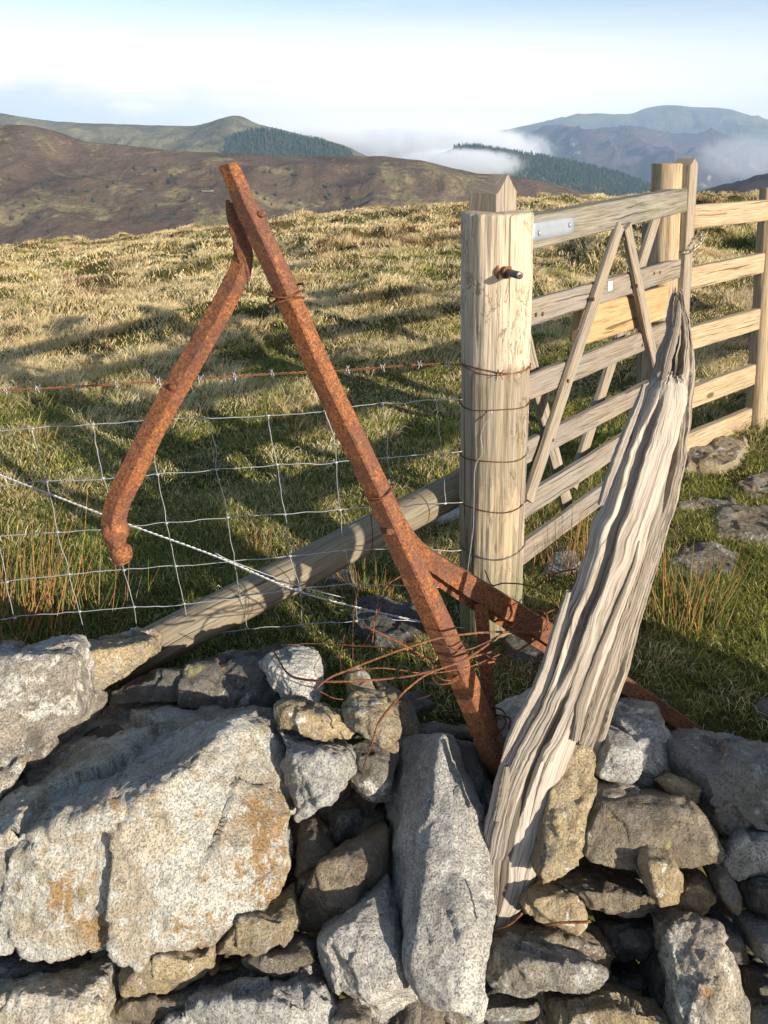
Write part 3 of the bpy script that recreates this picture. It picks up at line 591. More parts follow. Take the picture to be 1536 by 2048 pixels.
# -- small fill stones deep in the gaps
rg = np.random.default_rng(5)
for lay_ in (.14, .27):
  for yy in range(1430, 2120, 58):
    for xx in range(-20, 1590, 64):
        x = xx + rg.uniform(-30, 30); y = yy + rg.uniform(-24, 24); Yd = yw(y) + lay_
        if y < 1500 or (x > 1180 and y < 1610): continue
        c = P(x, y, Yd); q = rg.normal(size=(14, 3)); q /= np.linalg.norm(q, axis=1)[:, None]
        s = rg.uniform(.045, .085)
        STONES.append((q * s * rg.uniform(.6, 1.3, 3) + c, 'd' if rg.random() < .6 else 'b', 'small dark rubble stone wedged deep in a gap of the tumbled wall', len(STONES) + 3, .008, 'small stones wedged in the gaps of the wall', 1.))

FILL = []; tmp = []
for (pts, mt, lb, sd_, vox, grp, rgh) in STONES:
    bm = bmesh.new()
    for p in pts: bm.verts.new(tuple(p))
    res = bmesh.ops.convex_hull(bm, input=bm.verts)
    bmesh.ops.delete(bm, geom=[g for g in set(res['geom_interior'] + res['geom_unused']) if isinstance(g, bmesh.types.BMVert) and g.is_valid], context='VERTS')
    c = np.mean(pts, 0); rr = random.Random(sd_)
    ext = np.ptp(pts, axis=0); size = float(np.linalg.norm(ext))
    for k in range(0 if rgh == .55 else 5 if size < .5 else 3):       # chip flat breaks off the corners
        n = Vector((rr.gauss(0, 1), rr.gauss(0, 1), rr.gauss(0, 1))).normalized()
        dmax = max((v.co - Vector(c)).dot(n) for v in bm.verts)
        r_ = bmesh.ops.bisect_plane(bm, geom=bm.verts[:] + bm.edges[:] + bm.faces[:], plane_co=Vector(c) + n * dmax * (.93 if size > .3 else .85), plane_no=n, clear_outer=True)
        ed = [g for g in r_['geom_cut'] if isinstance(g, bmesh.types.BMEdge)]
        if ed: bmesh.ops.contextual_create(bm, geom=ed)
    bmesh.ops.recalc_face_normals(bm, faces=bm.faces)
    me = bpy.data.meshes.new('stone'); bm.to_mesh(me); bm.free()
    o = bpy.data.objects.new('stone', me); C.objects.link(o)
    md = o.modifiers.new('r', 'REMESH'); md.mode = 'VOXEL'; md.voxel_size = vox or max(.0034, min(.0055, size / 110))
    sm = o.modifiers.new('s', 'SMOOTH'); sm.iterations = 2; sm.factor = .5
    tmp.append(o)
bpy.context.view_layer.update(); dg = bpy.context.evaluated_depsgraph_get(); dg.update()
for o, (pts, mt, lb, sd_, vox, grp, rgh) in zip(tmp, STONES):
    me = bpy.data.meshes.new_from_object(o.evaluated_get(dg)); n = len(me.vertices)
    V = np.empty(n * 3, np.float32); me.vertices.foreach_get('co', V); V = V.reshape(-1, 3).astype(float)
    N = np.empty(n * 3, np.float32); me.vertex_normals.foreach_get('vector', N); N = N.reshape(-1, 3)
    rg = np.random.default_rng(sd_); ax = rg.normal(size=3) * .35 + [0, .25, 1]; ax /= np.linalg.norm(ax)
    size = float(np.linalg.norm(np.ptp(V, axis=0))); k = min(1., size / .35) * rgh
    q = V + rg.normal(size=3) * 5
    h = q @ ax
    lay = (h + fbm(q * 6, 2, sd_) * .02) / .028                      # bedding layers: uneven stepped ledges
    st = (hsh(np.floor(lay).astype(np.int64), 0 * n + np.floor(q[:, 0] * 3).astype(np.int64) * 0, 0, sd_) - .5)
    fl = lay - np.floor(lay); st2 = (hsh(np.floor(lay).astype(np.int64) + 1, 0, 0, sd_) - .5); w_ = ss(.78, 1, fl); st = st * (1 - w_) + st2 * w_
    side = 1 - np.abs(N @ ax)
    d = fbm(q * 7, 2, sd_ + 1) * .005 + st * .012 * side + fbm(q * 34, 4, sd_ + 2, .58) * .0035 - np.maximum(ridged(q * 11, 3, sd_ + 4) - 1.15, 0) * .007
    d += fbm(q * 95, 2, sd_ + 7) * .0016
    K = int(np.clip(size / .02, 9, 42)); fp = V[rg.integers(0, n, K)] + rg.normal(size=(K, 3)) * .01; fnv = rg.normal(size=(K, 3)); 
    vv = V + np.stack([fbm(q * 22 + e * 7, 3, sd_ + e) for e in range(3)], 1) * .006; best = np.full(n, 1e9); ki = np.zeros(n, int)
    for j in range(K):
        dj = ((vv - fp[j]) ** 2).sum(1); m_ = dj < best; best[m_] = dj[m_]; ki[m_] = j
    fd_ = np.einsum('ij,ij->i', vv - fp[ki], fnv[ki]) * .17 + (hsh(ki, 0, 0, sd_) - .5) * .006
    d += np.clip(fd_, -.011, .011) * min(1., .4 + size)
    V = V + N * (d * k)[:, None]
    c = V.mean(0); c[2] = V[:, 2].min()
    me.vertices.foreach_set('co', (V - c).astype(np.float32).ravel()); me.polygons.foreach_set('use_smooth', np.ones(len(me.polygons), bool)); me.update()
    me.materials.clear(); me.materials.append(M[mt])
    nm = 'stone'
    bpy.data.objects.remove(o); o = bpy.data.objects.new(nm, me); C.objects.link(o); o.location = tuple(c)
    tag(o, lb, 'stone', grp or 'stones of the tumbled wall and path')
    if grp: FILL.append(o)
# fill stones that no nearby viewpoint can see are left out
bpy.context.view_layer.update(); dg = bpy.context.evaluated_depsgraph_get()
for o in FILL:
    vs = o.data.vertices; seen = 0
    for vp in ((0, 0, EYE), (.35, 0, EYE), (-.35, 0, EYE)):
        vp = Vector(vp)
        for k in range(0, len(vs), max(1, len(vs) // 60)):
            p_ = vs[k].co + o.location; d_ = (p_ - vp); ok, loc, _, _, ob, _ = S.ray_cast(dg, vp, d_.normalized(), distance=d_.length - .002)
            if not ok or ob.name == o.name: seen += 1
    if seen < 14: bpy.data.objects.remove(o)

# ------------------------------------------------------------------ round gate post
PB = P(981, 1282, 2.17); PT = P(995, 428, 2.15)
ax0 = np.array([PB[0], 2.17 + .0, -.12]); ax1 = np.array([PT[0], 2.155, PT[2]])
def round_post(a, b, r0, r1, n, m, seed, rough=.0016, topcut=.0, name=None):
    t = np.linspace(0, 1, n)[:, None]; path = a * (1 - t) + b * t
    th = np.linspace(0, 2 * math.pi, m, endpoint=False)
    T = (b - a) / np.linalg.norm(b - a); s = np.array([1., 0, 0]); s -= T * s.dot(T); s /= np.linalg.norm(s); u = np.cross(T, s)
    Rr = (r0 + (r1 - r0) * t) * np.ones((n, m))
    L = np.linalg.norm(b - a); zz = t * L
    cx, cy = np.cos(th)[None] * np.ones((n, 1)), np.sin(th)[None] * np.ones((n, 1))
    Rr = Rr * (1 + .018 * fbm(v3(cx * 1.2, cy * 1.2, zz * 2 * np.ones((1, m))), 2, seed))
    Rr = Rr + rough * fbm(v3(cx * 9, cy * 9, zz * 3.5 * np.ones((1, m))), 4, seed + 1)
    crack = ridged(v3(cx * 3.2, cy * 3.2, zz * .9 * np.ones((1, m))), 2, seed + 2); Rr = Rr - .006 * ss(1.36, 1.48, crack)
    V = path[:, None] + s * (Rr * cx)[..., None] + u * (Rr * cy)[..., None]
    uv = np.stack([np.broadcast_to(th / (2 * math.pi) * 2 * math.pi * r0, (n, m)), np.broadcast_to(zz, (n, m))], -1)
    V = list(V); uv = list(uv)
    # top: worn edge, growing rings
    for q, dz in ((.985, .004), (.93, .007), (.6, .007), (.3, .006), (.02, .006)):
        V.append(b + T * dz + (V[n - 1] - b) * q + T * (.0012 * fbm(v3(cx[0] * q * 30, cy[0] * q * 30, 0), 2, seed))[:, None]); uv.append(uv[n - 1] * [q, 1] + [0, dz])
    V = np.array(V); uv = np.array(uv)
    return V.reshape(-1, 3), [grid_faces(len(V), m)], uv.reshape(-1, 2)
# upper weathered-pale and lower stained timber are one post; stain height comes from the material
m, t = newmat('pale round timber stained low')
M['postall'] = m
tcn = t.n('ShaderNodeTexCoord'); uv_ = tcn.outputs['UV']; su = t.n('ShaderNodeSeparateXYZ', {0: uv_})
g1 = t.noise(t.vmul(uv_, (95, 3.0, 1)), 1, 6, .62); g2 = t.noise(t.vmul(uv_, (330, 10, 1)), 1, 4, .6)
gg = t.math('ADD', t.math('MULTIPLY', g1, .6), t.math('MULTIPLY', g2, .4))
hi = t.ramp(gg, [(.33, (.26, .20, .135)), (.5, (.45, .375, .27)), (.66, (.57, .50, .39))])
lo = t.ramp(gg, [(.33, (.12, .095, .065)), (.5, (.225, .185, .13)), (.66, (.33, .28, .20))])
fl = t.step(t.math('ADD', su.outputs['Y'], t.math('MULTIPLY', t.math('SUBTRACT', t.noise(t.vmul(uv_, (16, 5, 1)), 1, 7, .7), .5), .22)), .965, .99)
c = t.mix(fl, lo, hi)
c = t.mix(t.math('MULTIPLY', t.math('MULTIPLY', t.step(t.noise(t.vmul(uv_, (22, 3.0, 1)), 1, 6, .65, .6), .53, .6), t.step(su.outputs['Y'], 1.0, .3, .35, 1)), .8), c, (.42, .33, .215))
c = t.mix(t.math('MULTIPLY', t.step(su.outputs['Y'], .55, .05), t.step(t.noise(t.vmul(uv_, (10, 3, 1)), 1, 5), .35, .6)), c, (.17, .18, .08))
edge = t.vor(t.vmul(uv_, (16, 7.5, 1)), 1, 'DISTANCE_TO_EDGE')
tear = t.math('MULTIPLY', t.step(t.math('ABSOLUTE', t.math('SUBTRACT', t.noise(t.vmul(uv_, (20, 6, 1)), 1, 5, .65, 1.5), .5)), .016, .006), t.step(t.noise(t.vmul(uv_, (7, 4, 1)), 1, 2), .53, .60))
c = t.mix(t.math('MULTIPLY', tear, .5), c, (.20, .135, .065))
ckk = t.step(t.noise(t.vmul(uv_, (60, .9, 1)), 1, 3, .5), .345, .315)
c = t.mix(t.math('MULTIPLY', ckk, .8), c, (.08, .055, .03))
c = t.mix(t.math('MULTIPLY', t.step(t.noise(t.vmul(uv_, (30, 1.6, 1)), 1, 5, .6), .53, .60), .55), c, (.30, .27, .21))
kv = t.vmul(uv_, (9, 4.5, 1)); kd = t.vor(kv, 1)
c = t.mix(t.math('MULTIPLY', t.step(kd, .085, .05), .6), c, (.24, .15, .07))
finish(t, c, .85, t.math('ADD', t.math('ADD', g1, t.math('MULTIPLY', g2, .4)), t.math('ADD', t.math('MULTIPLY', tear, -1.), t.math('MULTIPLY', ckk, -1.5))), .9, .005, spec=.25)
V, f, u = round_post(ax0, ax1, .093, .104, 260, 150, 3, .0024)
post = mesh('gate_post', V, f, M['postall'], loc=ax0, uv=u)
tag(post, 'thick round pale timber gate post with a rusty bolt and wires wound round it', 'post')
# bolt with rusty washer and nut on the near side
bc = P(1008, 543, 2.064)
bd = np.array([.38, -.92, .0]); bd /= np.linalg.norm(bd)
V, f, u = sweep([bc - bd * .03, bc + bd * .040, bc + bd * .080, bc + bd * .081], circ(.0105, 20), (0, 0, 1), scale=[1, 1, 1, .9])
# dark disc stands in for the shade inside the hollow end
bolt = mesh('bolt', V, f, M['steel'], post, uv=u)
V2, f2, u2 = sweep([bc + bd * .0812, bc + bd * .0818], circ(.0042, 12), (0, 0, 1)); mesh('bolt_hole_shade', V2, f2, M['rustdark'], bolt, uv=u2)
V, f, u = sweep([bc - bd * .012, bc + bd * .004], circ(.029, 28), (0, 0, 1)); mesh('washer', V, f, M['rust'], bolt, uv=u)
V, f, u = sweep([bc + bd * .004, bc + bd * .022, bc + bd * .023], circ(.019, 6), (0, 0, 1), scale=[1, 1, .93]); mesh('nut', V, f, M['rust'], bolt, uv=u)

# ------------------------------------------------------------------ gate
GA = P(1072, 430, 2.30); GB = P(1390, 375, 3.33)
gd = (GB - GA); gd[2] = 0; gd /= np.linalg.norm(gd); gn = np.array([gd[1], -gd[0], 0.])     # face towards the viewer and the sun
if gn[1] > 0: gn = -gn
def on_gate(x, y, d=0.):
    r_ = ray(x, y); O = np.array([0, 0, EYE]); A = GA + gn * d
    return O + r_ * (np.dot(A - O, gn) / np.dot(r_, gn))
gate = empty('wooden_gate', (GA[0], GA[1], 0), 'weathered wooden field gate with crossed braces hung between the round posts', 'gate')
def beam(name, a, b, wd, th, mat, parent, up=None, ext=(0, 0), n=26, back=0., seed=0, k=5, sc=None):
    """a sawn timber whose near face is the line a-b pushed back by half its thickness"""
    d = (b - a); d /= np.linalg.norm(d); a = a - d * ext[0] - gn * (th / 2 + back); b = b + d * ext[1] - gn * (th / 2 + back)
    tt = np.linspace(0, 1, n)[:, None]; path = a * (1 - tt) + b * tt
    path = path + gn * (fbm(v3(tt[:, 0] * 2, seed, 0), 2, seed) * .0025)[:, None]
    V, f, u = sweep(path, rectprof(wd, th, k, .005), gn, rough=.0014, rs=26, seed=seed)
    return mesh(name, V, f, mat, parent, uv=u, sharp=28)
RAILS = [((1072, 430), (1072, 500), (1372, 378), (1372, 423)), ((1065, 603), (1065, 657), (1365, 520), (1365, 556)), ((1057, 757), (1057, 808), (1340, 647), (1340, 683)),
         ((1058, 888), (1058, 935), (1290, 772), (1290, 806)), ((1052, 1002), (1052, 1047), (1228, 887), (1228, 926)), ((1047, 1096), (1047, 1139), (1189, 992), (1189, 1031))]
lend = np.dot(on_gate(1372, 400) - GA, gd)
for k, (t0, b0, t1, b1) in enumerate(RAILS):
    a = (on_gate(*t0) + on_gate(*b0)) / 2; b = (on_gate(*t1) + on_gate(*b1)) / 2
    h = (np.linalg.norm(on_gate(*t0) - on_gate(*b0)) + np.linalg.norm(on_gate(*t1) - on_gate(*b1))) / 2
    d = (b - a) / np.linalg.norm(b - a); b = a + d * (lend + .02)
    beam('rail', a, b, h, .060 if k == 0 else .026, M['toprail'] if k == 0 else M['rail'], gate, ext=(.12, 0), seed=k * 3 + 1, back=0 if k == 0 else .012)
# stiles
ns0 = on_gate(1050, 470)
def stile(x, zt, zb, wd, th, dist, peak, mat, seed, d=0.):
    """upright with a bevelled top; dist along the gate"""
    c = np.array([GA[0], GA[1], 0]) + gd * dist - gn * (th / 2 + d)
    a = c + [0, 0, zb]; b = c + [0, 0, zt]; n = 30; tt = np.linspace(0, 1, n)[:, None]
    V, f, u = sweep(a * (1 - tt) + b * tt, rectprof(wd, th, 4, .004), gn, rough=.0012, rs=26, seed=seed, cap=True)
    # peaked cap: move the top ring to a ridge
    m_ = len(rectprof(wd, th, 4, .004)); top = V[(n - 1) * m_:n * m_]; s = (top - b) @ gd
    V[(n - 1) * m_:n * m_, 2] += peak * (1 - np.abs(s) / (wd / 2)); V[-1, 2] = b[2] + peak
    o = mesh('stile', V, f, mat, gate, uv=u, sharp=28); return o
stile(0, P(985, 384, 2.27)[2], .06, .104, .10, -.165, .055, M['brace'], 4)
stile(0, P(1388, 330, 3.33)[2], .06, .092, .075, lend + .068, .03, M['brace'], 9, -.005)
# braces: two on the near face, two behind
def brace(a, b, wd, th, back, seed):
    return beam('brace', on_gate(*a), on_gate(*b), wd, th, M['brace'], gate, back=back, seed=seed)
brace((1238, 452), (1052, 1000), .052, .024, -.014, 21)
brace((1250, 452), (1345, 905), .054, .024, -.014, 22)
brace((1046, 500), (1172, 1035), .060, .024, .062, 23)
brace((1350, 424), (1180, 985), .060, .024, .062, 24)
# newer board let in between second and third rail
q = [on_gate(*p_) for p_ in ((1162, 700), (1198, 600), (1362, 556), (1356, 655))]
mid0 = (on_gate(1163, 660) ); 
a = (on_gate(1162, 712) + on_gate(1192, 608)) / 2; b = (on_gate(1372, 560) + on_gate(1372, 640)) / 2
beam('board', np.array([a[0], a[1], (P(1160, 650, 2.6)[2] * 0 + a[2])]), b, .145, .022, M['board'], gate, back=.038, seed=31)
# hinge strap with two bolts
a = (on_gate(1060, 465) + 0); b = on_gate(1146, 450)
n = 12; tt = np.linspace(0, 1, n)[:, None]
V, f, u = sweep((a * (1 - tt) + b * tt) + gn * .003, rectprof(.056, .006, 3, .002), gn, scale=[1] * (n - 2) + [.97, .72])
hp = mesh('hinge_plate', V, f, M['galvplate'], gate, uv=u)
for p_ in ((1078, 466), (1139, 450)):
    c = on_gate(*p_, .006); V, f, u = sweep([c, c + gn * .004, c + gn * .006], circ(.0085, 14), (0, 0, 1), scale=[1, .9, .5]); mesh('bolt_head', V, f, M['galvplate'], hp, uv=u)
# bolts in the braces
for p_ in ((1187, 598), (1136, 762), (1085, 628), (1274, 572), (1296, 690), (1247, 478), (1320, 545), (1105, 880), (1143, 825)):
    c = on_gate(*p_, .013); V, f, u = sweep([c, c + gn * .003], circ(.008, 12), (0, 0, 1), scale=[1, .7]); mesh('bolt_head', V, f, M['rustdark'], gate, uv=u)
c = on_gate(1220, 572, -.008); V, f, u = sweep([c - gd * .018, c + gd * .018], rectprof(.036, .004, 1, .001), gn); mesh('white_tag', V, f, M['label'], gate, uv=u)

# latch post (round) behind the gate's free end, and the wooden fence beyond
lp = P(1334, 330, 3.30); fr0 = np.array([lp[0], lp[1], 0])
V, f, u = round_post(np.array([lp[0] + .01, lp[1], -.15]), lp, .071, .064, 60, 48, 19)
latch = mesh('latch_post', V, f, M['honey'], loc=(lp[0], lp[1], 0), uv=u); tag(latch, 'short round yellowish post behind the free end of the gate with a chain round it', 'post')
V, f, u = round_post(np.array([1.31, 3.62, -.15]), np.array([1.29, 3.60, P(1290, 450, 3.6)[2]]), .05, .045, 40, 30, 23)
tag(mesh('fence_post', V, f, M['log'], loc=(1.31, 3.62, 0), uv=u), 'thin grey post in shade just left of the latch post, seen through the gate', 'post')
FA = P(1400, 410, 3.50); FB = P(1534, 400, 3.50 * 3.98 / 3.6)
fd = FB - FA; fd[2] = 0; fd /= np.linalg.norm(fd); fn = np.array([fd[1], -fd[0], 0.])
if fn[1] > 0: fn = -fn
fence = empty('wooden_fence', (FB[0], FB[1], 0), 'new honey coloured post and rail fence to the right of the gate', 'fence')
def on_f(x, y):
    r_ = ray(x, y); O = np.array([0, 0, EYE]); return O + r_ * (np.dot(FA - O, fn) / np.dot(r_, fn))
gn_keep = gn
gn = fn
for k, (t0, b0, t1, b1) in enumerate([((1400, 410), (1400, 456), (1534, 400), (1534, 442)), ((1390, 535), (1390, 578), (1530, 507), (1530, 545)), ((1385, 655), (1385, 700), (1515, 620), (1515, 660)), ((1380, 777), (1380, 820), (1503, 733), (1503, 772)), ((1375, 872), (1375, 912), (1490, 823), (1490, 862))]):
    a = (on_f(*t0) + on_f(*b0)) / 2; b = (on_f(*t1) + on_f(*b1)) / 2; h = np.linalg.norm(on_f(*t0) - on_f(*b0))
    d = (b - a) / np.linalg.norm(b - a); beam('rail', a, a + d * 2.6, h, .036, M['honey'], fence, ext=(.14, 0), seed=50 + k, n=40)
gn = gn_keep
pb = P(1510, 866, 3.90)
V, f, u = round_post(np.array([pb[0], pb[1], -.15]), np.array([P(1534, 480, 3.9)[0] + .008, 3.93, 1.30]), .052, .046, 60, 40, 27)
mesh('post', V, f, M['honey'], fence, uv=u)
far_p = np.array([FB[0], FB[1], 0]) + fd * 1.5
V, f, u = round_post(far_p + [0, .06, -.15], far_p + [0, .06, 1.3], .052, .046, 30, 24, 28)
mesh('post', V, f, M['honey'], fence, uv=u)
# chain
def chain(pts, n, r=.0028, L=.026):
    path = catmull(pts, n); items = []
    for i in range(n):
        c = path[i]; T = path[min(i + 1, n - 1)] - path[max(i - 1, 0)]; T /= np.linalg.norm(T)
        s = np.cross(T, (0, 0, 1.)); s /= np.linalg.norm(s); q = np.cross(s, T); s, q = (s, q) if i % 2 else (q, s)
        th = np.linspace(0, 2 * math.pi, 17); ring = c + T * (np.cos(th) * L * .62)[:, None] + s * (np.sin(th) * L * .33)[:, None]
        items.append(sweep(ring, circ(r, 6), q))
    return items
cps = [P(1310, 540, 3.50), P(1300, 505, 3.42), P(1308, 522, 3.38), P(1330, 520, 3.34), P(1360, 507, 3.27), P(1385, 500, 3.25), P(1402, 480, 3.28), P(1400, 466, 3.36)]
ch = empty('gate_chain', cps[4], 'steel chain looped between the gate\'s free end and the latch post', 'chain')
for it in chain(cps, 22): mesh('link', it[0], it[1], M['chainm'], ch, uv=it[2])

# ------------------------------------------------------------------ fallen log
la, lb_ = P(235, 1330, 1.95), P(975, 945, 2.30)
V, f, u = round_post(la, lb_, .058, .051, 110, 64, 33, .0016)
tag(mesh('log', V, f, M['log'], loc=la, uv=u), 'long grey round log propped from the stones at left up to the round gate post', 'log')

# ------------------------------------------------------------------ rusty iron frame
iron = empty('iron_frame', P(985, 1500, 1.55), 'rusty iron straining post with a hanging arm and a back strut, stuck in the stones', 'iron post')
W0 = np.array([[-.0285, .002], [-.0275, .006], [.004, .0285], [.009, .0285], [.0275, .008], [.0285, .004], [.0275, -.004], [.005, -.012], [-.024, -.008]])
def bar(name, px, prof, wpx, parent, seed, n=120, rough=.0009, mat='rust', basew=None, ref=(0, -1, 0)):
    pts = np.array([P(*q) for q in px]); path = catmull(pts, n)
    ww = np.interp(np.linspace(0, 1, n), np.concatenate([[0], np.cumsum(np.linalg.norm(np.diff(pts, axis=0), axis=1))]) / np.linalg.norm(np.diff(pts, axis=0), axis=1).sum(), wpx)
    sc = ww / F * path[:, 1] / (basew or np.ptp(prof[:, 0]))
    V, f, u = sweep(path, dens(prof, 4), ref, scale=sc, rough=rough, rs=90, seed=seed)
    return mesh(name, V, f, M[mat], parent, uv=u, sharp=26)
MB = [(457, 328, 1.55), (461, 340, 1.55), (487, 400, 1.55), (523, 476, 1.55), (564, 564, 1.55), (640, 739, 1.55), (700, 865, 1.55), (755, 980, 1.55), (815, 1114, 1.55), (883, 1262, 1.55), (925, 1355, 1.55), (985, 1500, 1.55), (1010, 1560, 1.56)]
mb = bar('main_bar', MB, W0 * [-1, 1], [40, 40, 44, 50, 50, 54, 56, 55, 60, 62, 62, 62, 60], iron, 3, 260)
arm = bar('arm', [(464, 405, 1.60), (470, 440, 1.60), (484, 490, 1.60), (486, 520, 1.60), (472, 560, 1.59), (436, 630, 1.58), (370, 745, 1.57), (310, 852, 1.56), (262, 950, 1.55), (236, 1005, 1.55), (228, 1050, 1.55), (232, 1082, 1.55), (238, 1098, 1.55), (244, 1124, 1.55)], W0 * [-1, 1], [12, 24, 36, 42, 46, 48, 51, 52, 55, 54, 52, 44, 34, 38], iron, 5, 220)
# knob at the arm's tip and rivet bosses
def boss(name, px, py, Y, r, parent, k=.6, mat='rust'):
    bm = bmesh.new(); bmesh.ops.create_icosphere(bm, subdivisions=3, radius=r); V = np.array([v.co[:] for v in bm.verts]); F_ = np.array([[v.index for v in f.verts] for f in bm.faces]); bm.free()
    V = V * [1, k, 1]; V += V / r * fbm(V * 90 + px, 2, 4)[:, None] * .0025
    mesh(name, V + P(px, py, Y), [F_], M[mat], parent)
boss('knob', 243, 1106, 1.545, .0235, arm, .9); boss('knob', 231, 1062, 1.545, .030, arm, .7); boss('rivet', 522, 428, 1.535, .009, mb); boss('rivet', 347, 775, 1.545, .009, arm, .6, 'rustdark'); boss('rivet', 780, 1063, 1.525, .009, mb)
bar('tip_splint', [(455, 400, 1.575), (463, 430, 1.575), (478, 480, 1.578), (492, 530, 1.58), (497, 560, 1.585)], W0 * [-1, .5], [8, 20, 28, 22, 8], arm, 6, 60)
# back strut: an upper and a lower flange joined by a web
ST = [(800, 1030, 1.585), (826, 1080, 1.60), (860, 1118, 1.62), (950, 1176, 1.66), (1085, 1258, 1.72), (1200, 1336, 1.73), (1362, 1444, 1.745), (1396, 1466, 1.75)]
box = np.array([[-.5, -.28], [.5, -.28], [.5, .28], [-.5, .28]])
su_ = bar('strut', ST, box, [10, 24, 36, 42, 40, 36, 28, 26], iron, 8, 160, ref=(.1, -1, .25))
bar('strut_flange', [(830, 1120, 1.62), (850, 1142, 1.635), (940, 1202, 1.68), (1090, 1294, 1.73), (1200, 1366, 1.75), (1335, 1446, 1.76)], box * [1, .8], [10, 20, 22, 22, 18, 12], su_, 9, 120, ref=(.1, -1, .25))
bar('strut_web', [(840, 1120, 1.65), (945, 1190, 1.69), (1090, 1277, 1.735), (1200, 1352, 1.755), (1340, 1440, 1.765)], box * [1, .6], [14, 14, 14, 12, 10], su_, 10, 90, mat='rustdark')
bar('leg', [(960, 1205, 1.66), (966, 1260, 1.645), (972, 1330, 1.625), (978, 1420, 1.60), (984, 1470, 1.59)], box, [28, 28, 28, 30, 30], iron, 11, 80)
# foot wires and rings round the bar
def coil(px, py, Y, rx, rz, turns, r, parent, tilt=.1, mat='rustdark', seed=0):
    c = P(px, py, Y); th = np.linspace(0, 2 * math.pi * turns, int(26 * turns)); rg = np.random.default_rng(seed)
    p = c + v3(np.cos(th) * rx, np.sin(th) * rz, np.linspace(0, -.011 * turns, len(th)) + np.cos(th) * tilt * rx + .004 * np.sin(th * 2.3))
    V, f, u = sweep(p, circ(r, 6), (.1, .1, 1)); mesh('wire_ring', V, f, M[mat], parent, uv=u)
coil(572, 578, 1.552, .037, .033, 2.6, .0024, mb, .15); coil(757, 973, 1.552, .034, .033, 1.8, .0019, mb, .3, seed=2); coil(895, 1330, 1.55, .036, .035, 2.2, .0017, mb, .15, 'rustwire', 3); coil(975, 1440, 1.56, .042, .036, 1.6, .002, mb, .2, 'rustdark', 5)

# ------------------------------------------------------------------ loose rusty wires
def wire(name, px, r, mat, label, cat='wire', group=None, wob=.0015, seed=0, parent=None):
    V, f, u = tube([P(*q) for q in px], r, 6, wob=wob, seed=seed)
    o = mesh(name, V, f, M[mat], parent, uv=u, loc=P(*px[0]) if parent is None else None)
    return tag(o, label, cat, group) if parent is None else o
wire('rusty_wire', [(632, 1378, 1.42), (660, 1356, 1.43), (740, 1322, 1.44), (830, 1290, 1.455), (905, 1272, 1.48), (1000, 1263, 1.53), (1060, 1266, 1.58), (1095, 1258, 1.62)], .0024, 'rustwire', 'rusty wire sweeping low from left and rising across the front of the iron bar', seed=1)
wire('rusty_wire', [(545, 1300, 1.70), (580, 1350, 1.55), (640, 1362, 1.46), (720, 1362, 1.45), (830, 1350, 1.46), (920, 1325, 1.48), (985, 1282, 1.53), (1045, 1240, 1.58), (1072, 1222, 1.60), (1092, 1232, 1.61), (1092, 1256, 1.60), (1062, 1285, 1.58), (1000, 1318, 1.55), (960, 1328, 1.52)], .0024, 'rustwire', 'long rusty wire crossing low over the iron bar and curling into a hook at right', seed=2)
wire('rusty_wire', [(725, 1252, 1.60), (770, 1272, 1.58), (830, 1302, 1.57), (868, 1328, 1.57)], .0024, 'rustwire', 'short straight piece of rusty wire left of the iron bar', seed=3)
wire('rusty_wire', [(742, 1492, 1.44), (762, 1440, 1.42), (800, 1392, 1.41), (848, 1352, 1.43), (905, 1330, 1.47), (950, 1312, 1.52), (998, 1300, 1.57), (1012, 1298, 1.58)], .0024, 'rustwire', 'rusty wire arching down to a point above the dark block beside the tall slab', seed=4)
wire('rusty_wire', [(998, 1318, 1.60), (1030, 1340, 1.56), (1076, 1362, 1.52)], .0018, 'rustwire', 'short rusty wire running to the left edge of the splintered post', seed=5)
wire('rusty_wire', [(970, 1140, 1.70), (985, 1172, 1.66), (1010, 1166, 1.64), (1060, 1172, 1.62), (1105, 1200, 1.60), (1120, 1222, 1.58), (1098, 1240, 1.60)], .0016, 'rustwire', 'thin rusty wire looping over the strut toward the splintered post', seed=6)
wire('rusty_wire', [(1070, 1175, 1.75), (1090, 1158, 1.72), (1120, 1145, 1.70), (1150, 1138, 1.68)], .0020, 'rustwire', 'faint curved wire in front of the grass between post and splintered post', seed=7)
wire('rusty_wire', [(742, 1030, 1.62), (744, 1100, 1.64), (722, 1160, 1.66), (706, 1240, 1.68), (706, 1320, 1.66)], .0013, 'rustdark', 'thin dark wire hanging down left of the iron bar from the upper ring', seed=8)
wire('rusty_wire', [(562, 1290, 1.72), (620, 1288, 1.72), (720, 1292, 1.70), (820, 1305, 1.66), (890, 1330, 1.62)], .0013, 'rustdark', 'thin dark wire lying level behind the low rusty wires', seed=9)
wire('rusty_wire', [(640, 1382, 1.50), (680, 1398, 1.58), (760, 1402, 1.62), (820, 1402, 1.62), (880, 1380, 1.60), (950, 1325, 1.60)], .0014, 'rustdark', 'thin dark wire sagging low over the rim stones left of the iron bar', seed=10)
wire('rusty_wire', [(805, 1150, 1.70), (765, 1180, 1.66), (750, 1240, 1.64), (744, 1285, 1.62)], .0014, 'rustwire', 'hooked thin wire dangling between the log and the iron bar', seed=11)
wire('rusty_wire', [(740, 1492, 1.46), (722, 1560, 1.52), (716, 1620, 1.56)], .0016, 'rustdark', 'dark wire end dropping into the gap beside the tall slab', seed=12)
wire('rusty_wire', [(990, 1860, 1.20), (1020, 1850, 1.19), (1045, 1825, 1.19)], .0022, 'rustdark', 'bent rusty wire end under the tip of the splintered post', seed=13)
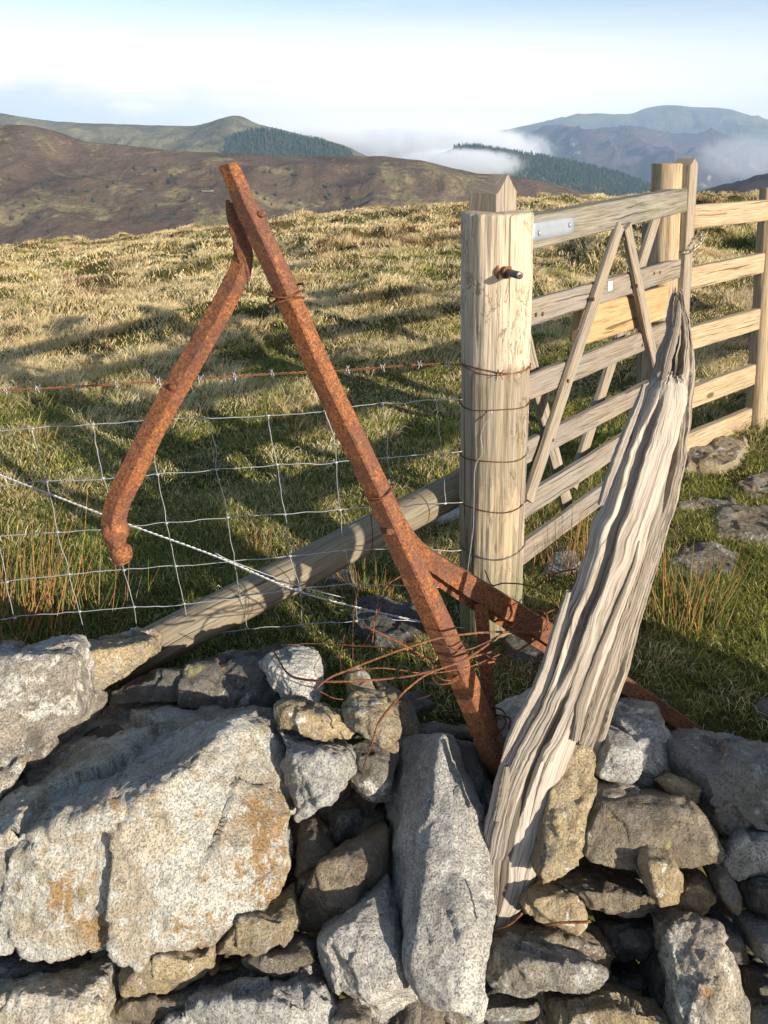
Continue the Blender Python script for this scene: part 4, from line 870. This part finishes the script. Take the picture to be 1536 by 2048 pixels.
wire('rusty_wire', [(1090, 1852, 1.21), (1140, 1846, 1.20), (1182, 1842, 1.19)], .0024, 'rust', 'straight rusty rod end among the stones right of the splintered post', seed=14)

wire('rusty_wire', [(880, 1290, 1.5), (930, 1300, 1.49), (1000, 1270, 1.54), (1080, 1232, 1.6), (1120, 1215, 1.62)], 0.0016, 'rustwire', 'rusty wire slanting up from the iron bar over the strut', seed=30)
wire('rusty_wire', [(700, 1345, 1.5), (760, 1335, 1.48), (850, 1345, 1.48), (930, 1336, 1.49), (1000, 1308, 1.54)], 0.0015, 'rustwire', 'lower of two nearly parallel rusty wires crossing the foot of the iron bar', seed=31)
wire('rusty_wire', [(960, 1300, 1.56), (985, 1318, 1.54), (1010, 1312, 1.56), (1018, 1292, 1.58), (1000, 1280, 1.6)], 0.0017, 'rustwire', 'small closed curl of rusty wire beside the short leg of the iron frame', seed=32)
wire('rusty_wire', [(720, 1300, 1.66), (745, 1260, 1.64), (765, 1200, 1.64), (790, 1160, 1.66), (815, 1150, 1.68)], 0.0012, 'rustdark', 'thin dark wire curving up to the iron bar above the sagging ones', seed=33)
wire('rusty_wire', [(1000, 1225, 1.64), (1015, 1250, 1.62), (1045, 1262, 1.6), (1075, 1250, 1.59), (1085, 1228, 1.6)], 0.0015, 'rustwire', 'open hook of rusty wire lying on the iron strut', seed=34)
wire('rusty_wire', [(985, 1440, 1.53), (1010, 1432, 1.52), (1022, 1440, 1.52), (1018, 1456, 1.53)], 0.0022, 'rustdark', 'short stub of thick wire at the foot of the iron frame', seed=35)
wire('rusty_wire', [(690, 1270, 1.72), (680, 1320, 1.7), (690, 1360, 1.62), (720, 1390, 1.58)], 0.0012, 'rustdark', 'thin dark wire dropping behind the small pointed stone', seed=36)

# ------------------------------------------------------------------ wire netting and barbed wire
net = empty('wire_netting', P(918, 1200, 2.1), 'galvanised square mesh netting running left from the round post', 'wire fence')
def yf(x): return 1.93 + .14 * np.clip(x / 918, -.3, 1.2)
HW = [[(-60, 864), (0, 861), (65, 857), (186, 848), (300, 842), (414, 836), (536, 831), (650, 822), (765, 808), (870, 800), (925, 797)],
      [(-60, 976), (0, 972), (93, 964), (206, 956), (315, 949), (434, 939), (554, 929), (672, 925), (776, 915), (870, 908), (925, 903)],
      [(-60, 1078), (0, 1073), (115, 1064), (204, 1058), (333, 1046), (456, 1035), (560, 1029), (700, 1018), (800, 1012), (925, 1005)],
      [(-60, 1172), (0, 1166), (33, 1160), (138, 1148), (248, 1140), (352, 1132), (467, 1123), (600, 1110), (740, 1098), (925, 1100)],
      [(-60, 1246), (0, 1238), (47, 1233), (159, 1223), (268, 1214), (343, 1209), (480, 1196), (600, 1178), (760, 1168), (925, 1180)],
      [(240, 1282), (300, 1276), (408, 1266), (490, 1258), (600, 1250), (700, 1242), (800, 1240), (930, 1255)]]
for k, h in enumerate(HW):
    V, f, u = tube([P(x, y, yf(x) + .004 * math.sin(x * .05 + k)) for x, y in h], .0013, 6, 120, wob=.0034, seed=60 + k); mesh('line_wire', V, f, M['galv'], net, uv=u)
VW = [[(65, 857), (93, 964), (115, 1064), (138, 1148), (159, 1223), (172, 1280)], [(186, 848), (206, 956), (228, 1054), (248, 1140), (268, 1214), (276, 1280)], [(300, 842), (315, 949), (333, 1046), (352, 1132), (368, 1207), (380, 1270)],
      [(414, 836), (434, 900), (434, 939), (456, 1035), (467, 1123), (482, 1196), (495, 1258)], [(536, 831), (542, 880), (554, 929), (570, 1029), (580, 1112), (600, 1180), (604, 1250)], [(650, 822), (668, 870), (672, 925), (680, 1020), (690, 1102), (708, 1172), (712, 1242)],
      [(765, 808), (776, 860), (776, 915), (790, 1014), (800, 1098), (815, 1170)], [(870, 800), (878, 860), (884, 907), (890, 1007)], [(-50, 866), (-28, 974), (-8, 1072), (14, 1164), (30, 1236)]]
for k, h in enumerate(VW):
    V, f, u = tube([P(x, y, yf(x) - .003) for x, y in h], .0011, 6, 60, wob=.0035, seed=80 + k); st_ = mesh('stay_wire', V, f, M['galv'], net, uv=u)
    for (x, y) in h[:1] + [q for q in h[1:] if any(abs(np.interp(q[0], [a[0] for a in w_], [a[1] for a in w_]) - q[1]) < 6 for w_ in HW)]:
        c = P(x, y, yf(x) - .002); V, f, u = sweep([c - [.005, 0, 0], c - [.003, 0, 0], c + [.003, 0, 0], c + [.005, 0, 0]], circ(.0033, 8), (0, 0, 1), scale=[.6, 1, 1, .6]); mesh('knot', V, f, M['galv'], st_, uv=u)
def wrap(z_px, mat, r, parent, name='wire_wrap', slope=0., arc=(-200, 20), seed=0):
    """a wire drawn round the near half of the round post at the given photo height"""
    zc = P(988, z_px, 2.06)[2]; th = np.radians(np.linspace(arc[0], arc[1], 44)); tt = (zc - ax0[2]) / (ax1[2] - ax0[2]); cc = ax0 + (ax1 - ax0) * tt; rp = .093 + .011 * tt + .0035
    q = v3(cc[0] + np.cos(th) * rp, cc[1] + np.sin(th) * rp, zc + slope * np.cos(th) + .004 * np.sin(th * 3 + seed))
    V, f, u = sweep(q, circ(r, 6), (.05, .05, 1)); mesh(name, V, f, M[mat], parent, uv=u)
for k, y in enumerate((822, 926, 1026, 1120, 1228)): wrap(y, 'rustdark' if k < 3 else 'steel', .0018, net, slope=.006, seed=k)
for h in ([(985, 822, 2.052), (962, 868, 2.055), (965, 905, 2.055), (950, 935, 2.055), (948, 1000, 2.055), (946, 1060, 2.06), (938, 1120, 2.06), (928, 1200, 2.07)], [(1056, 820, 2.09), (1054, 900, 2.09), (1048, 1000, 2.09), (1040, 1100, 2.09), (1034, 1200, 2.09)]):
    V, f, u = tube([P(*q) for q in h], .0014, 6, 60); mesh('wire_wrap', V, f, M['galv'], net, uv=u)
barb = empty('barbed_wire', P(918, 730, 2.1), 'rusty barbed wire strand running left from the round post above the netting', 'barbed wire')
bpx = [(-60, 784), (0, 780), (60, 778), (160, 773), (330, 762), (460, 753), (600, 745), (700, 740), (800, 732), (880, 728), (925, 730)]
for k, (V, f, u) in enumerate(twist([P(x, y, yf(x) - .01) for x, y in bpx], .0015, .055, off=.0022)): mesh('strand', V, f, M['rustwire'], barb, uv=u)
for k, x in enumerate([12, 75, 160, 235, 318, 400, 470, 545, 622, 695, 765, 840, 895]):
    y = np.interp(x, [a[0] for a in bpx], [a[1] for a in bpx]); c = P(x, y, yf(x) - .01); rg = np.random.default_rng(k); items = []
    th = np.linspace(0, 4 * math.pi, 30); items.append(sweep(c + v3(np.linspace(-.006, .006, 30), np.cos(th) * .0045, np.sin(th) * .0045), circ(.0012, 5), (1, 0, .1)))
    for s in (-1, 1, -1, 1):
        d = np.array([rg.uniform(-.6, .6), rg.uniform(-.4, .4), s * rg.uniform(.5, 1)]); d *= .016 / np.linalg.norm(d); items.append(sweep([c, c + d * .5, c + d], circ(.0012, 5), (.3, 1, .2), scale=[1, 1, .2]))
    V, f, u = join(items); mesh('barb', V, f, M['galv'], barb, uv=u)
wrap(744, 'rustwire', .0019, barb, slope=-.004, seed=2); wrap(748, 'rustwire', .0015, barb, slope=-.002, seed=4)
c = P(1000, 748, 2.05)
it = [sweep([c, c + np.array(d) * .018], circ(.0013, 5), (.3, 1, .2)) for d in ((.6, -.4, .8), (-.5, -.5, .9), (.4, -.5, -.8), (-.8, -.3, -.5))]
V, f, u = join(it); mesh('barb', V, f, M['rustwire'], barb, uv=u)
tw = empty('tie_wire', P(0, 950, 1.88), 'twisted bright wire strand slanting down from the left edge behind the iron arm', 'wire')
for V, f, u in twist([P(-60, 922, 1.87), P(0, 950, 1.88), P(110, 992, 1.88), P(260, 1050, 1.88), P(430, 1112, 1.88), P(590, 1180, 1.88), P(720, 1216, 1.88), P(840, 1243, 1.92)], .0014, .03, off=.0015): mesh('strand', V, f, M['galv'], tw, uv=u)
for V, f, u in [tube([P(430, 1106, 1.885), P(470, 1125, 1.885), P(600, 1172, 1.89), P(690, 1196, 1.9)], .0013)]: mesh('strand', V, f, M['galv'], tw, uv=u)

# ------------------------------------------------------------------ splintered old post
drift = empty('splintered_post', P(1010, 1840, 1.17), 'bleached splintered timber post leaning right with a jagged top', 'old post')
def strand(name, rows, depth, mat, parent, seed, nr=420, nc=170, gro=.26, fine=.0022, clefts=(), jag=0., dy=0., twist_=0., plates=.07):
    """rows: photo y, left x, right x, Y of the axis. A deeply furrowed timber lofted between both edges"""
    A = np.array(rows, float); t = np.linspace(0, 1, nr); s = np.linspace(0, 1, len(A))
    yy, xl, xr, Yd = [np.convolve(np.pad(np.interp(t, s, A[:, k]), 3, 'edge'), np.ones(7) / 7, 'valid') for k in range(4)]
    kz = np.ones(41) / 41; Yd = np.convolve(np.pad(Yd, 20, 'edge'), kz, 'valid')
    Yd = np.interp(yy, [590, 1500, 1700, 1870], [1.545, 1.44, 1.39, 1.325]) + dy
    ew = np.minimum(1, (xr - xl) / 60)
    xl = xl + (fbm(v3(t * 26, seed, 0), 3, seed) * 3 * ew); xr = xr + (fbm(v3(t * 24, seed, 5), 3, seed + 2) * 2 * ew)
    PL = np.array([P(*q) for q in zip(xl, yy, Yd)]); PR = np.array([P(*q) for q in zip(xr, yy, Yd)]); Cc = (PL + PR) / 2; H = np.linalg.norm(PR - PL, axis=1) / 2
    L = np.concatenate([[0], np.cumsum(np.linalg.norm(np.diff(Cc, axis=0), axis=1))])
    th = np.linspace(0, 2 * math.pi, nc, endpoint=False); TH, LL = np.meshgrid(th, L); TT = LL / L[-1]
    c, s_ = np.cos(TH), np.sin(TH)
    wv = .16 * fbm(v3(LL * 1.6, 0 * LL, seed), 2, seed) + twist_ * TT ** 2
    G = TH + wv; cx, sx_ = np.cos(G), np.sin(G)
    big = fbm(v3(cx * 1.5, sx_ * 1.5, LL * 1.6), 2, seed + 1)
    mid = fbm(v3(cx * 8, sx_ * 8, LL * 1.5), 3, seed + 5)
    fin = np.abs(fbm(v3(cx * 26, sx_ * 26, LL * 3.2), 3, seed + 7))
    # long split plates with ragged ends
    cell = np.floor((G + .03 * fbm(v3(LL * 6, cx * 2, 0), 3, seed + 11)) * 3.1).astype(np.int64)
    ends = LL * 3.3 + hsh(cell, 0, 0, seed) * 3 + .35 * fbm(v3(cx * 16, sx_ * 16, LL * 1.5), 2, seed + 12)
    plate = hsh(cell, np.floor(ends).astype(np.int64), 0, seed) - .5
    dd = -fine * .9 * np.abs(mid) - fine * .7 * fin
    for (t0, w_, dp, a, b, cur) in clefts:                       # deep splits along the grain
        g0 = math.radians(t0) + cur * (TT - (a + b) / 2) + .04 * fbm(v3(LL * 5, 0 * LL, seed + t0), 3, seed + 3)
        e = ss(a, a + .08, TT) * ss(b, b - .10, TT); q = np.abs(TH - g0) / math.radians(w_) / (.55 + .6 * e)
        dd = dd - dp * e * ss(1., .55, q)
    X = np.sign(c) * np.abs(c) ** .85 * H[:, None] * (1 + .04 * mid)
    Z = np.sign(s_) * np.abs(s_) ** .85 * depth * np.minimum(1, H[:, None] / H.max() * 1.5) * (1 + gro * big + plates * plate)
    sc = np.clip(1 + dd / np.maximum(np.sqrt(X ** 2 + Z ** 2), .006), .2, 1.5)
    side = (PR - PL) / (2 * H[:, None] + 1e-9); T = np.gradient(Cc, axis=0); T /= np.linalg.norm(T, axis=1)[:, None]
    fr = np.cross(T, side); fr /= np.linalg.norm(fr, axis=1)[:, None]; fr *= np.sign(-fr[:, 1:2])
    V = Cc[:, None] + side[:, None] * (X * sc)[..., None] + fr[:, None] * (Z * sc)[..., None]
    if jag:
        jj = hsh(np.floor(G * 5).astype(np.int64), 1, 0, seed) - .45 + .3 * fbm(v3(cx * 9, sx_ * 9, 0), 2, seed)
        V = V + T[:, None] * ((ss(.93, 1., t)[:, None]) * jj * jag)[..., None]
    uv = np.stack([TH * .035 + wv * .035, LL], -1)
    o = np.vstack([V.reshape(-1, 3), V[0].mean(0), V[-1].mean(0) - T[-1] * .02]); u = np.vstack([uv.reshape(-1, 2), [0, 0], [0, L[-1]]]); i = np.arange(nc)
    fs = [grid_faces(nr, nc), np.stack([np.full(nc, nr * nc), (i + 1) % nc, i], -1), np.stack([np.full(nc, nr * nc + 1), (nr - 1) * nc + i, (nr - 1) * nc + (i + 1) % nc], -1)]
    return mesh(name, o, fs, M[mat], parent, uv=u, sharp=50)
DY = 0.
strand('front_strand', [(1870, 970, 1002, 1.17), (1843, 962, 1024, 1.17), (1803, 960, 1047, 1.18), (1738, 962, 1073, 1.19), (1672, 968, 1092, 1.205), (1607, 980, 1105, 1.22), (1542, 998, 1124, 1.235), (1476, 1024, 1150, 1.255), (1411, 1060, 1172, 1.275), (1345, 1088, 1196, 1.295), (1280, 1112, 1222, 1.315), (1214, 1134, 1246, 1.335), (1148, 1158, 1272, 1.355), (1083, 1178, 1290, 1.375), (1030, 1198, 1302, 1.39), (985, 1214, 1318, 1.405), (930, 1230, 1336, 1.42), (887, 1246, 1348, 1.435), (840, 1268, 1360, 1.45), (800, 1286, 1372, 1.46), (775, 1296, 1371, 1.467), (762, 1308, 1368, 1.47), (752, 1318, 1362, 1.472)], .042, 'drift', drift, 71, 620, 260, jag=.016, dy=DY, gro=.05, plates=.0, fine=.0010, clefts=[(122, 15, .024, .42, .99, -.1), (100, 8, .016, .18, .47, -.2), (148, 3, .010, .08, .62, -.1), (70, 2, .007, .34, .60, .1), (58, 3, .008, .05, .26, .0)])
strand('rear_strand', [(1680, 1120, 1150, 1.30), (1607, 1110, 1176, 1.31), (1542, 1112, 1190, 1.325), (1476, 1130, 1206, 1.34), (1411, 1150, 1226, 1.355), (1345, 1168, 1252, 1.37), (1280, 1190, 1270, 1.385), (1214, 1212, 1286, 1.40), (1148, 1232, 1306, 1.415), (1083, 1250, 1326, 1.43), (1030, 1262, 1342, 1.442), (985, 1276, 1356, 1.452), (930, 1290, 1366, 1.465), (887, 1300, 1373, 1.475), (840, 1304, 1380, 1.487), (789, 1300, 1384, 1.50), (745, 1304, 1386, 1.51), (700, 1322, 1384, 1.52), (665, 1334, 1380, 1.525), (640, 1333, 1377, 1.53), (612, 1339, 1370, 1.535), (592, 1346, 1362, 1.54)], .036, 'driftgrey', drift, 83, 620, 220, plates=.03, gro=.08, jag=.03, fine=.0016, dy=.065, twist_=.8, clefts=[(70, 9, .016, .05, .40, .2), (50, 5, .012, .30, .75, 0.), (88, 6, .014, .60, 1.02, .2), (60, 5, .012, .70, 1.02, -.1), (110, 6, .014, .75, 1.02, .1), (34, 4, .009, .5, 1., .0)])
strand('splinter', [(1010, 1194, 1206, 1.37), (960, 1208, 1226, 1.38), (900, 1230, 1250, 1.395), (850, 1250, 1268, 1.41), (800, 1272, 1286, 1.42), (766, 1286, 1291, 1.43)], .008, 'drift', drift, 91, 120, 40, fine=.001, dy=-.035, plates=.1)
strand('splinter', [(1525, 1000, 1004, 1.225), (1480, 1012, 1030, 1.24), (1430, 1034, 1056, 1.255), (1385, 1058, 1082, 1.27), (1330, 1082, 1102, 1.28), (1250, 1108, 1124, 1.295), (1180, 1132, 1144, 1.31)], .008, 'drift', drift, 92, 140, 40, fine=.001, dy=-.035, plates=.1)
strand('splinter', [(1640, 984, 1000, 1.19), (1600, 992, 1014, 1.20), (1560, 1000, 1020, 1.21), (1530, 1008, 1018, 1.215)], .008, 'driftgrey', drift, 93, 80, 40, fine=.001, dy=-.035, plates=.1)
strand('splinter', [(1480, 1140, 1160, 1.31), (1400, 1150, 1176, 1.315), (1300, 1190, 1206, 1.33), (1200, 1232, 1246, 1.35), (1130, 1262, 1272, 1.37), (1080, 1276, 1280, 1.38)], .009, 'driftgrey', drift, 94, 140, 40, fine=.001, dy=-.035, plates=.1)
strand('splinter', [(760, 1318, 1330, 1.48), (700, 1330, 1350, 1.49), (650, 1345, 1362, 1.50), (615, 1352, 1362, 1.505), (600, 1355, 1358, 1.51)], .008, 'driftgrey', drift, 95, 120, 40, fine=.001, dy=-.035, plates=.1)

# ------------------------------------------------------------------ grass
def blades(x, y, z, h, wd, lean, ldir, col, rg, droop=.5):
    n = len(x); th = rg.random(n) * 2 * math.pi; s = v3(np.cos(th), np.sin(th), 0) * (wd / 2)[:, None]
    d = v3(np.cos(ldir), np.sin(ldir), 0) * (h * lean)[:, None]; b = v3(x, y, z)
    m_ = b + d * .35 + v3(0, 0, 1) * (h * .62)[:, None]; t_ = b + d + v3(0, 0, 1) * (h * (1 - droop * lean ** 2 * .6))[:, None]
    V = np.stack([b - s, b + s, m_ + s * .8, m_ - s * .8, t_], 1).reshape(-1, 3); i = np.arange(n)[:, None] * 5
    cc = np.repeat(col[:, None], 5, 1).reshape(-1, 3)
    return V, i + np.array([[0, 1, 2, 3]]), i + np.array([[3, 2, 4]]), cc
STRAW, PALE, GREEN, LIME, RUST_, DARK = np.array([.60, .44, .19]), np.array([.86, .73, .47]), np.array([.14, .17, .040]), np.array([.40, .39, .10]), np.array([.22, .12, .055]), np.array([.045, .06, .018])
def pick(x, y, rg):
    n = len(x); f = fbm(v3(x * .9, y * .9, 5), 4, 51); g = fbm(v3(x * .28, y * .28, 1), 3, 61); w1 = rg.random(n)
    far = ss(3.0, 7.5, y + g * 2.5)
    straw = np.clip(far * .74 + .5 * f, .06, .96)
    col = np.where((w1 < straw)[:, None], np.where((rg.random(n) < .50)[:, None], PALE, STRAW), np.where((rg.random(n) < .40)[:, None], LIME, GREEN))
    rp = ss(.12, .42, fbm(v3(x * .50 + 31, y * .50, 2), 4, 71)) * ss(5, 9, y)
    dk = ss(.30, .50, fbm(v3(x * .8 + 3, y * .8, 6), 3, 91)) * ss(4, 8, y)
    col = np.where((rg.random(n) < dk * .65)[:, None], np.array([.10, .085, .035]), col)
    col = np.where((rg.random(n) < rp * .7)[:, None], RUST_, col)
    return col * (.7 + .6 * rg.random((n, 1)))
rg = np.random.default_rng(99); GV = []
def zone(y0, y1, density, h0, h1, w0, w1, lean, seedy, tuft=0, tr=.1, xlim=.60):
    area = xlim * (y1 ** 2 - y0 ** 2); n = int(area * density)
    if tuft:
        k = n // tuft; y = np.sqrt(rg.random(k) * (y1 ** 2 - y0 ** 2) + y0 ** 2); x = (rg.random(k) * 2 - 1) * xlim * y
        keep = fbm(v3(x * 1.3, y * 1.3, 8), 3, 5) > -.25; x, y = x[keep], y[keep]; k = len(x)
        tc = pick(x, y, rg); tc = np.where((rg.random(k) < .66 * ss(2.6, 6, y) + .10)[:, None], (PALE * .55 + STRAW * .45) * (.75 + .5 * rg.random((k, 1))), tc)
        ts = .6 + .7 * rg.random(k)
        x, y, tc, ts = [np.repeat(a, tuft, 0) for a in (x, y, tc, ts)]; n = len(x)
        ang = rg.random(n) * 2 * math.pi; rad = tr * ts * np.sqrt(rg.random(n)); dx, dy = np.cos(ang) * rad, np.sin(ang) * rad
        X, Y = x + dx, y + dy; h = (h0 + (h1 - h0) * rg.random(n)) * ts; ldir = ang + rg.normal(size=n) * .5
        wind = .9; lx = np.cos(ldir) + wind * .7; ly = np.sin(ldir) + wind * -.25; ldir = np.arctan2(ly, lx)
        ln = lean * (.5 + rg.random(n)); col = tc * (.8 + .4 * rg.random((n, 1)))
    else:
        Y = np.sqrt(rg.random(n) * (y1 ** 2 - y0 ** 2) + y0 ** 2); X = (rg.random(n) * 2 - 1) * xlim * Y; col = pick(X, Y, rg)
        h = (h0 + (h1 - h0) * rg.random(n)) * (.75 + .5 * ss(-.5, .5, fbm(v3(X * 2, Y * 2, 0), 2, 9))); ldir = rg.random(n) * 2 * math.pi; ln = lean * (.4 + rg.random(n))
    wd = w0 + (w1 - w0) * rg.random(n)
    ok = np.ones(n, bool)
    for c_, pl in FLATS:
        ins = np.ones(n, bool); pl = c_ + (pl - c_) * .90
        ar = sum(pl[i][0] * pl[(i + 1) % len(pl)][1] - pl[(i + 1) % len(pl)][0] * pl[i][1] for i in range(len(pl)))
        for i in range(len(pl)):
            a_, b_ = pl[i], pl[(i + 1) % len(pl)]; ins &= ((b_[0] - a_[0]) * (Y - a_[1]) - (b_[1] - a_[1]) * (X - a_[0])) * np.sign(ar) > 0
        ok &= ~ins
    # trodden path through the gate
    ok &= ~((np.abs(X - (.95 + .35 * (Y - 2.6))) < .16 + .10 * fbm(v3(X * 5, Y * 5, 0), 2, 77)) & (Y > 2.3) & (Y < 5.5) & (rg.random(n) < .8))
    X, Y, h, wd, ln, ldir, col = X[ok], Y[ok], h[ok], wd[ok], ln[ok], ldir[ok], col[ok]
    GV.append(blades(X, Y, gz(X, Y) - .006, h, wd, ln, ldir, col, rg))
zone(1.66, 3.2, 24000, .016, .042, .0014, .0028, 1.0, 1)
zone(3.2, 6.0, 11000, .020, .045, .0022, .0040, 1.0, 2)
zone(6.0, 11., 2600, .025, .06, .004, .008, 1.0, 3)
zone(11., 28., 620, .04, .10, .008, .015, 1.0, 4)
zone(1.9, 3.6, 2000, .04, .075, .0012, .0024, 1.2, 5, 34, .05)
zone(3.6, 8.0, 2500, .05, .12, .0020, .0036, 1.2, 6, 46, .08)
zone(8.0, 14., 900, .07, .15, .0045, .0075, 1.1, 7, 36, .12)
zone(14., 28., 300, .08, .17, .009, .014, 1.1, 8, 26, .16, .62)
off, VV, Q, T3, CC = 0, [], [], [], []
for v, q, t3, cc in GV: VV.append(v); Q.append(q + off); T3.append(t3 + off); CC.append(cc); off += len(v)
g = mesh('grass', np.vstack(VV), [np.vstack(Q), np.vstack(T3)], M['grass'], loc=(0, 0, 0), col=np.vstack(CC), smooth=False)
tag(g, 'rough moorland grass, green near the gate and straw coloured tussocks beyond', 'grass', kind='stuff')

# ------------------------------------------------------------------ rushes
def rushes(px, py, n, spread, h0, h1, label, seed, orange=.5, hgreen=.6):
    r_ = ray(px, py); Yg = EYE / -r_[2]; c = P(px, py, min(Yg, 9)); c[2] = float(gz(c[0], c[1])); rg = np.random.default_rng(seed); items, cols = [], []
    o = []
    for k in range(n):
        a = rg.random() * 6.28; rr = spread * math.sqrt(rg.random()); b = c + [math.cos(a) * rr * 1.4, math.sin(a) * rr * .6, 0]; b[2] = float(gz(b[0], b[1])) - .01
        h = rg.uniform(h0, h1); ln = rg.uniform(.0, .55); a2 = a + rg.normal() * .9; d = np.array([math.cos(a2) * ln, math.sin(a2) * ln * .6, 1.]); d /= np.linalg.norm(d)
        bend = rg.normal(size=3) * h * .06
        V, f, u = sweep(catmull([b, b + d * h * .5 + bend, b + d * h + [bend[0], bend[1], -h * .04]], 6), circ(rg.uniform(.0010, .0019), 4), (.3, 1, .1), scale=[1, 1, .9, .8, .6, .25], cap=False)
        cc = (np.array([.46, .25, .095]) if rg.random() < orange else (np.array([.32, .24, .11]) if rg.random() < .4 else np.array([.13, .19, .04]))) * rg.uniform(.7, 1.3)
        items.append((V, f, u)); cols.append(np.tile(cc, (len(V), 1)))
    V, f, u = join(items); tag(mesh('rush_clump', V, f, M['grass'], loc=c, col=np.vstack(cols)), label, 'rushes')
rushes(15, 1270, 150, .13, .16, .50, 'tall clump of orange and brown rushes at the left edge behind the wall', 1, .5)
rushes(190, 1250, 42, .13, .10, .30, 'sparse orange rushes below the tip of the iron arm', 2, .6)
rushes(1345, 1240, 230, .13, .07, .33, 'green and straw coloured rush clump right of the splintered post', 3, .16)
rushes(1120, 1150, 45, .09, .08, .30, 'thin straw rushes between the gate and the splintered post', 4, .7)
rushes(745, 1190, 60, .06, .05, .16, 'small tuft of straw blades between the log and the iron bar', 5, .3)
rushes(500, 1110, 22, .05, .08, .2, 'few orange rush stalks right of the iron arm behind the netting', 6, .8)
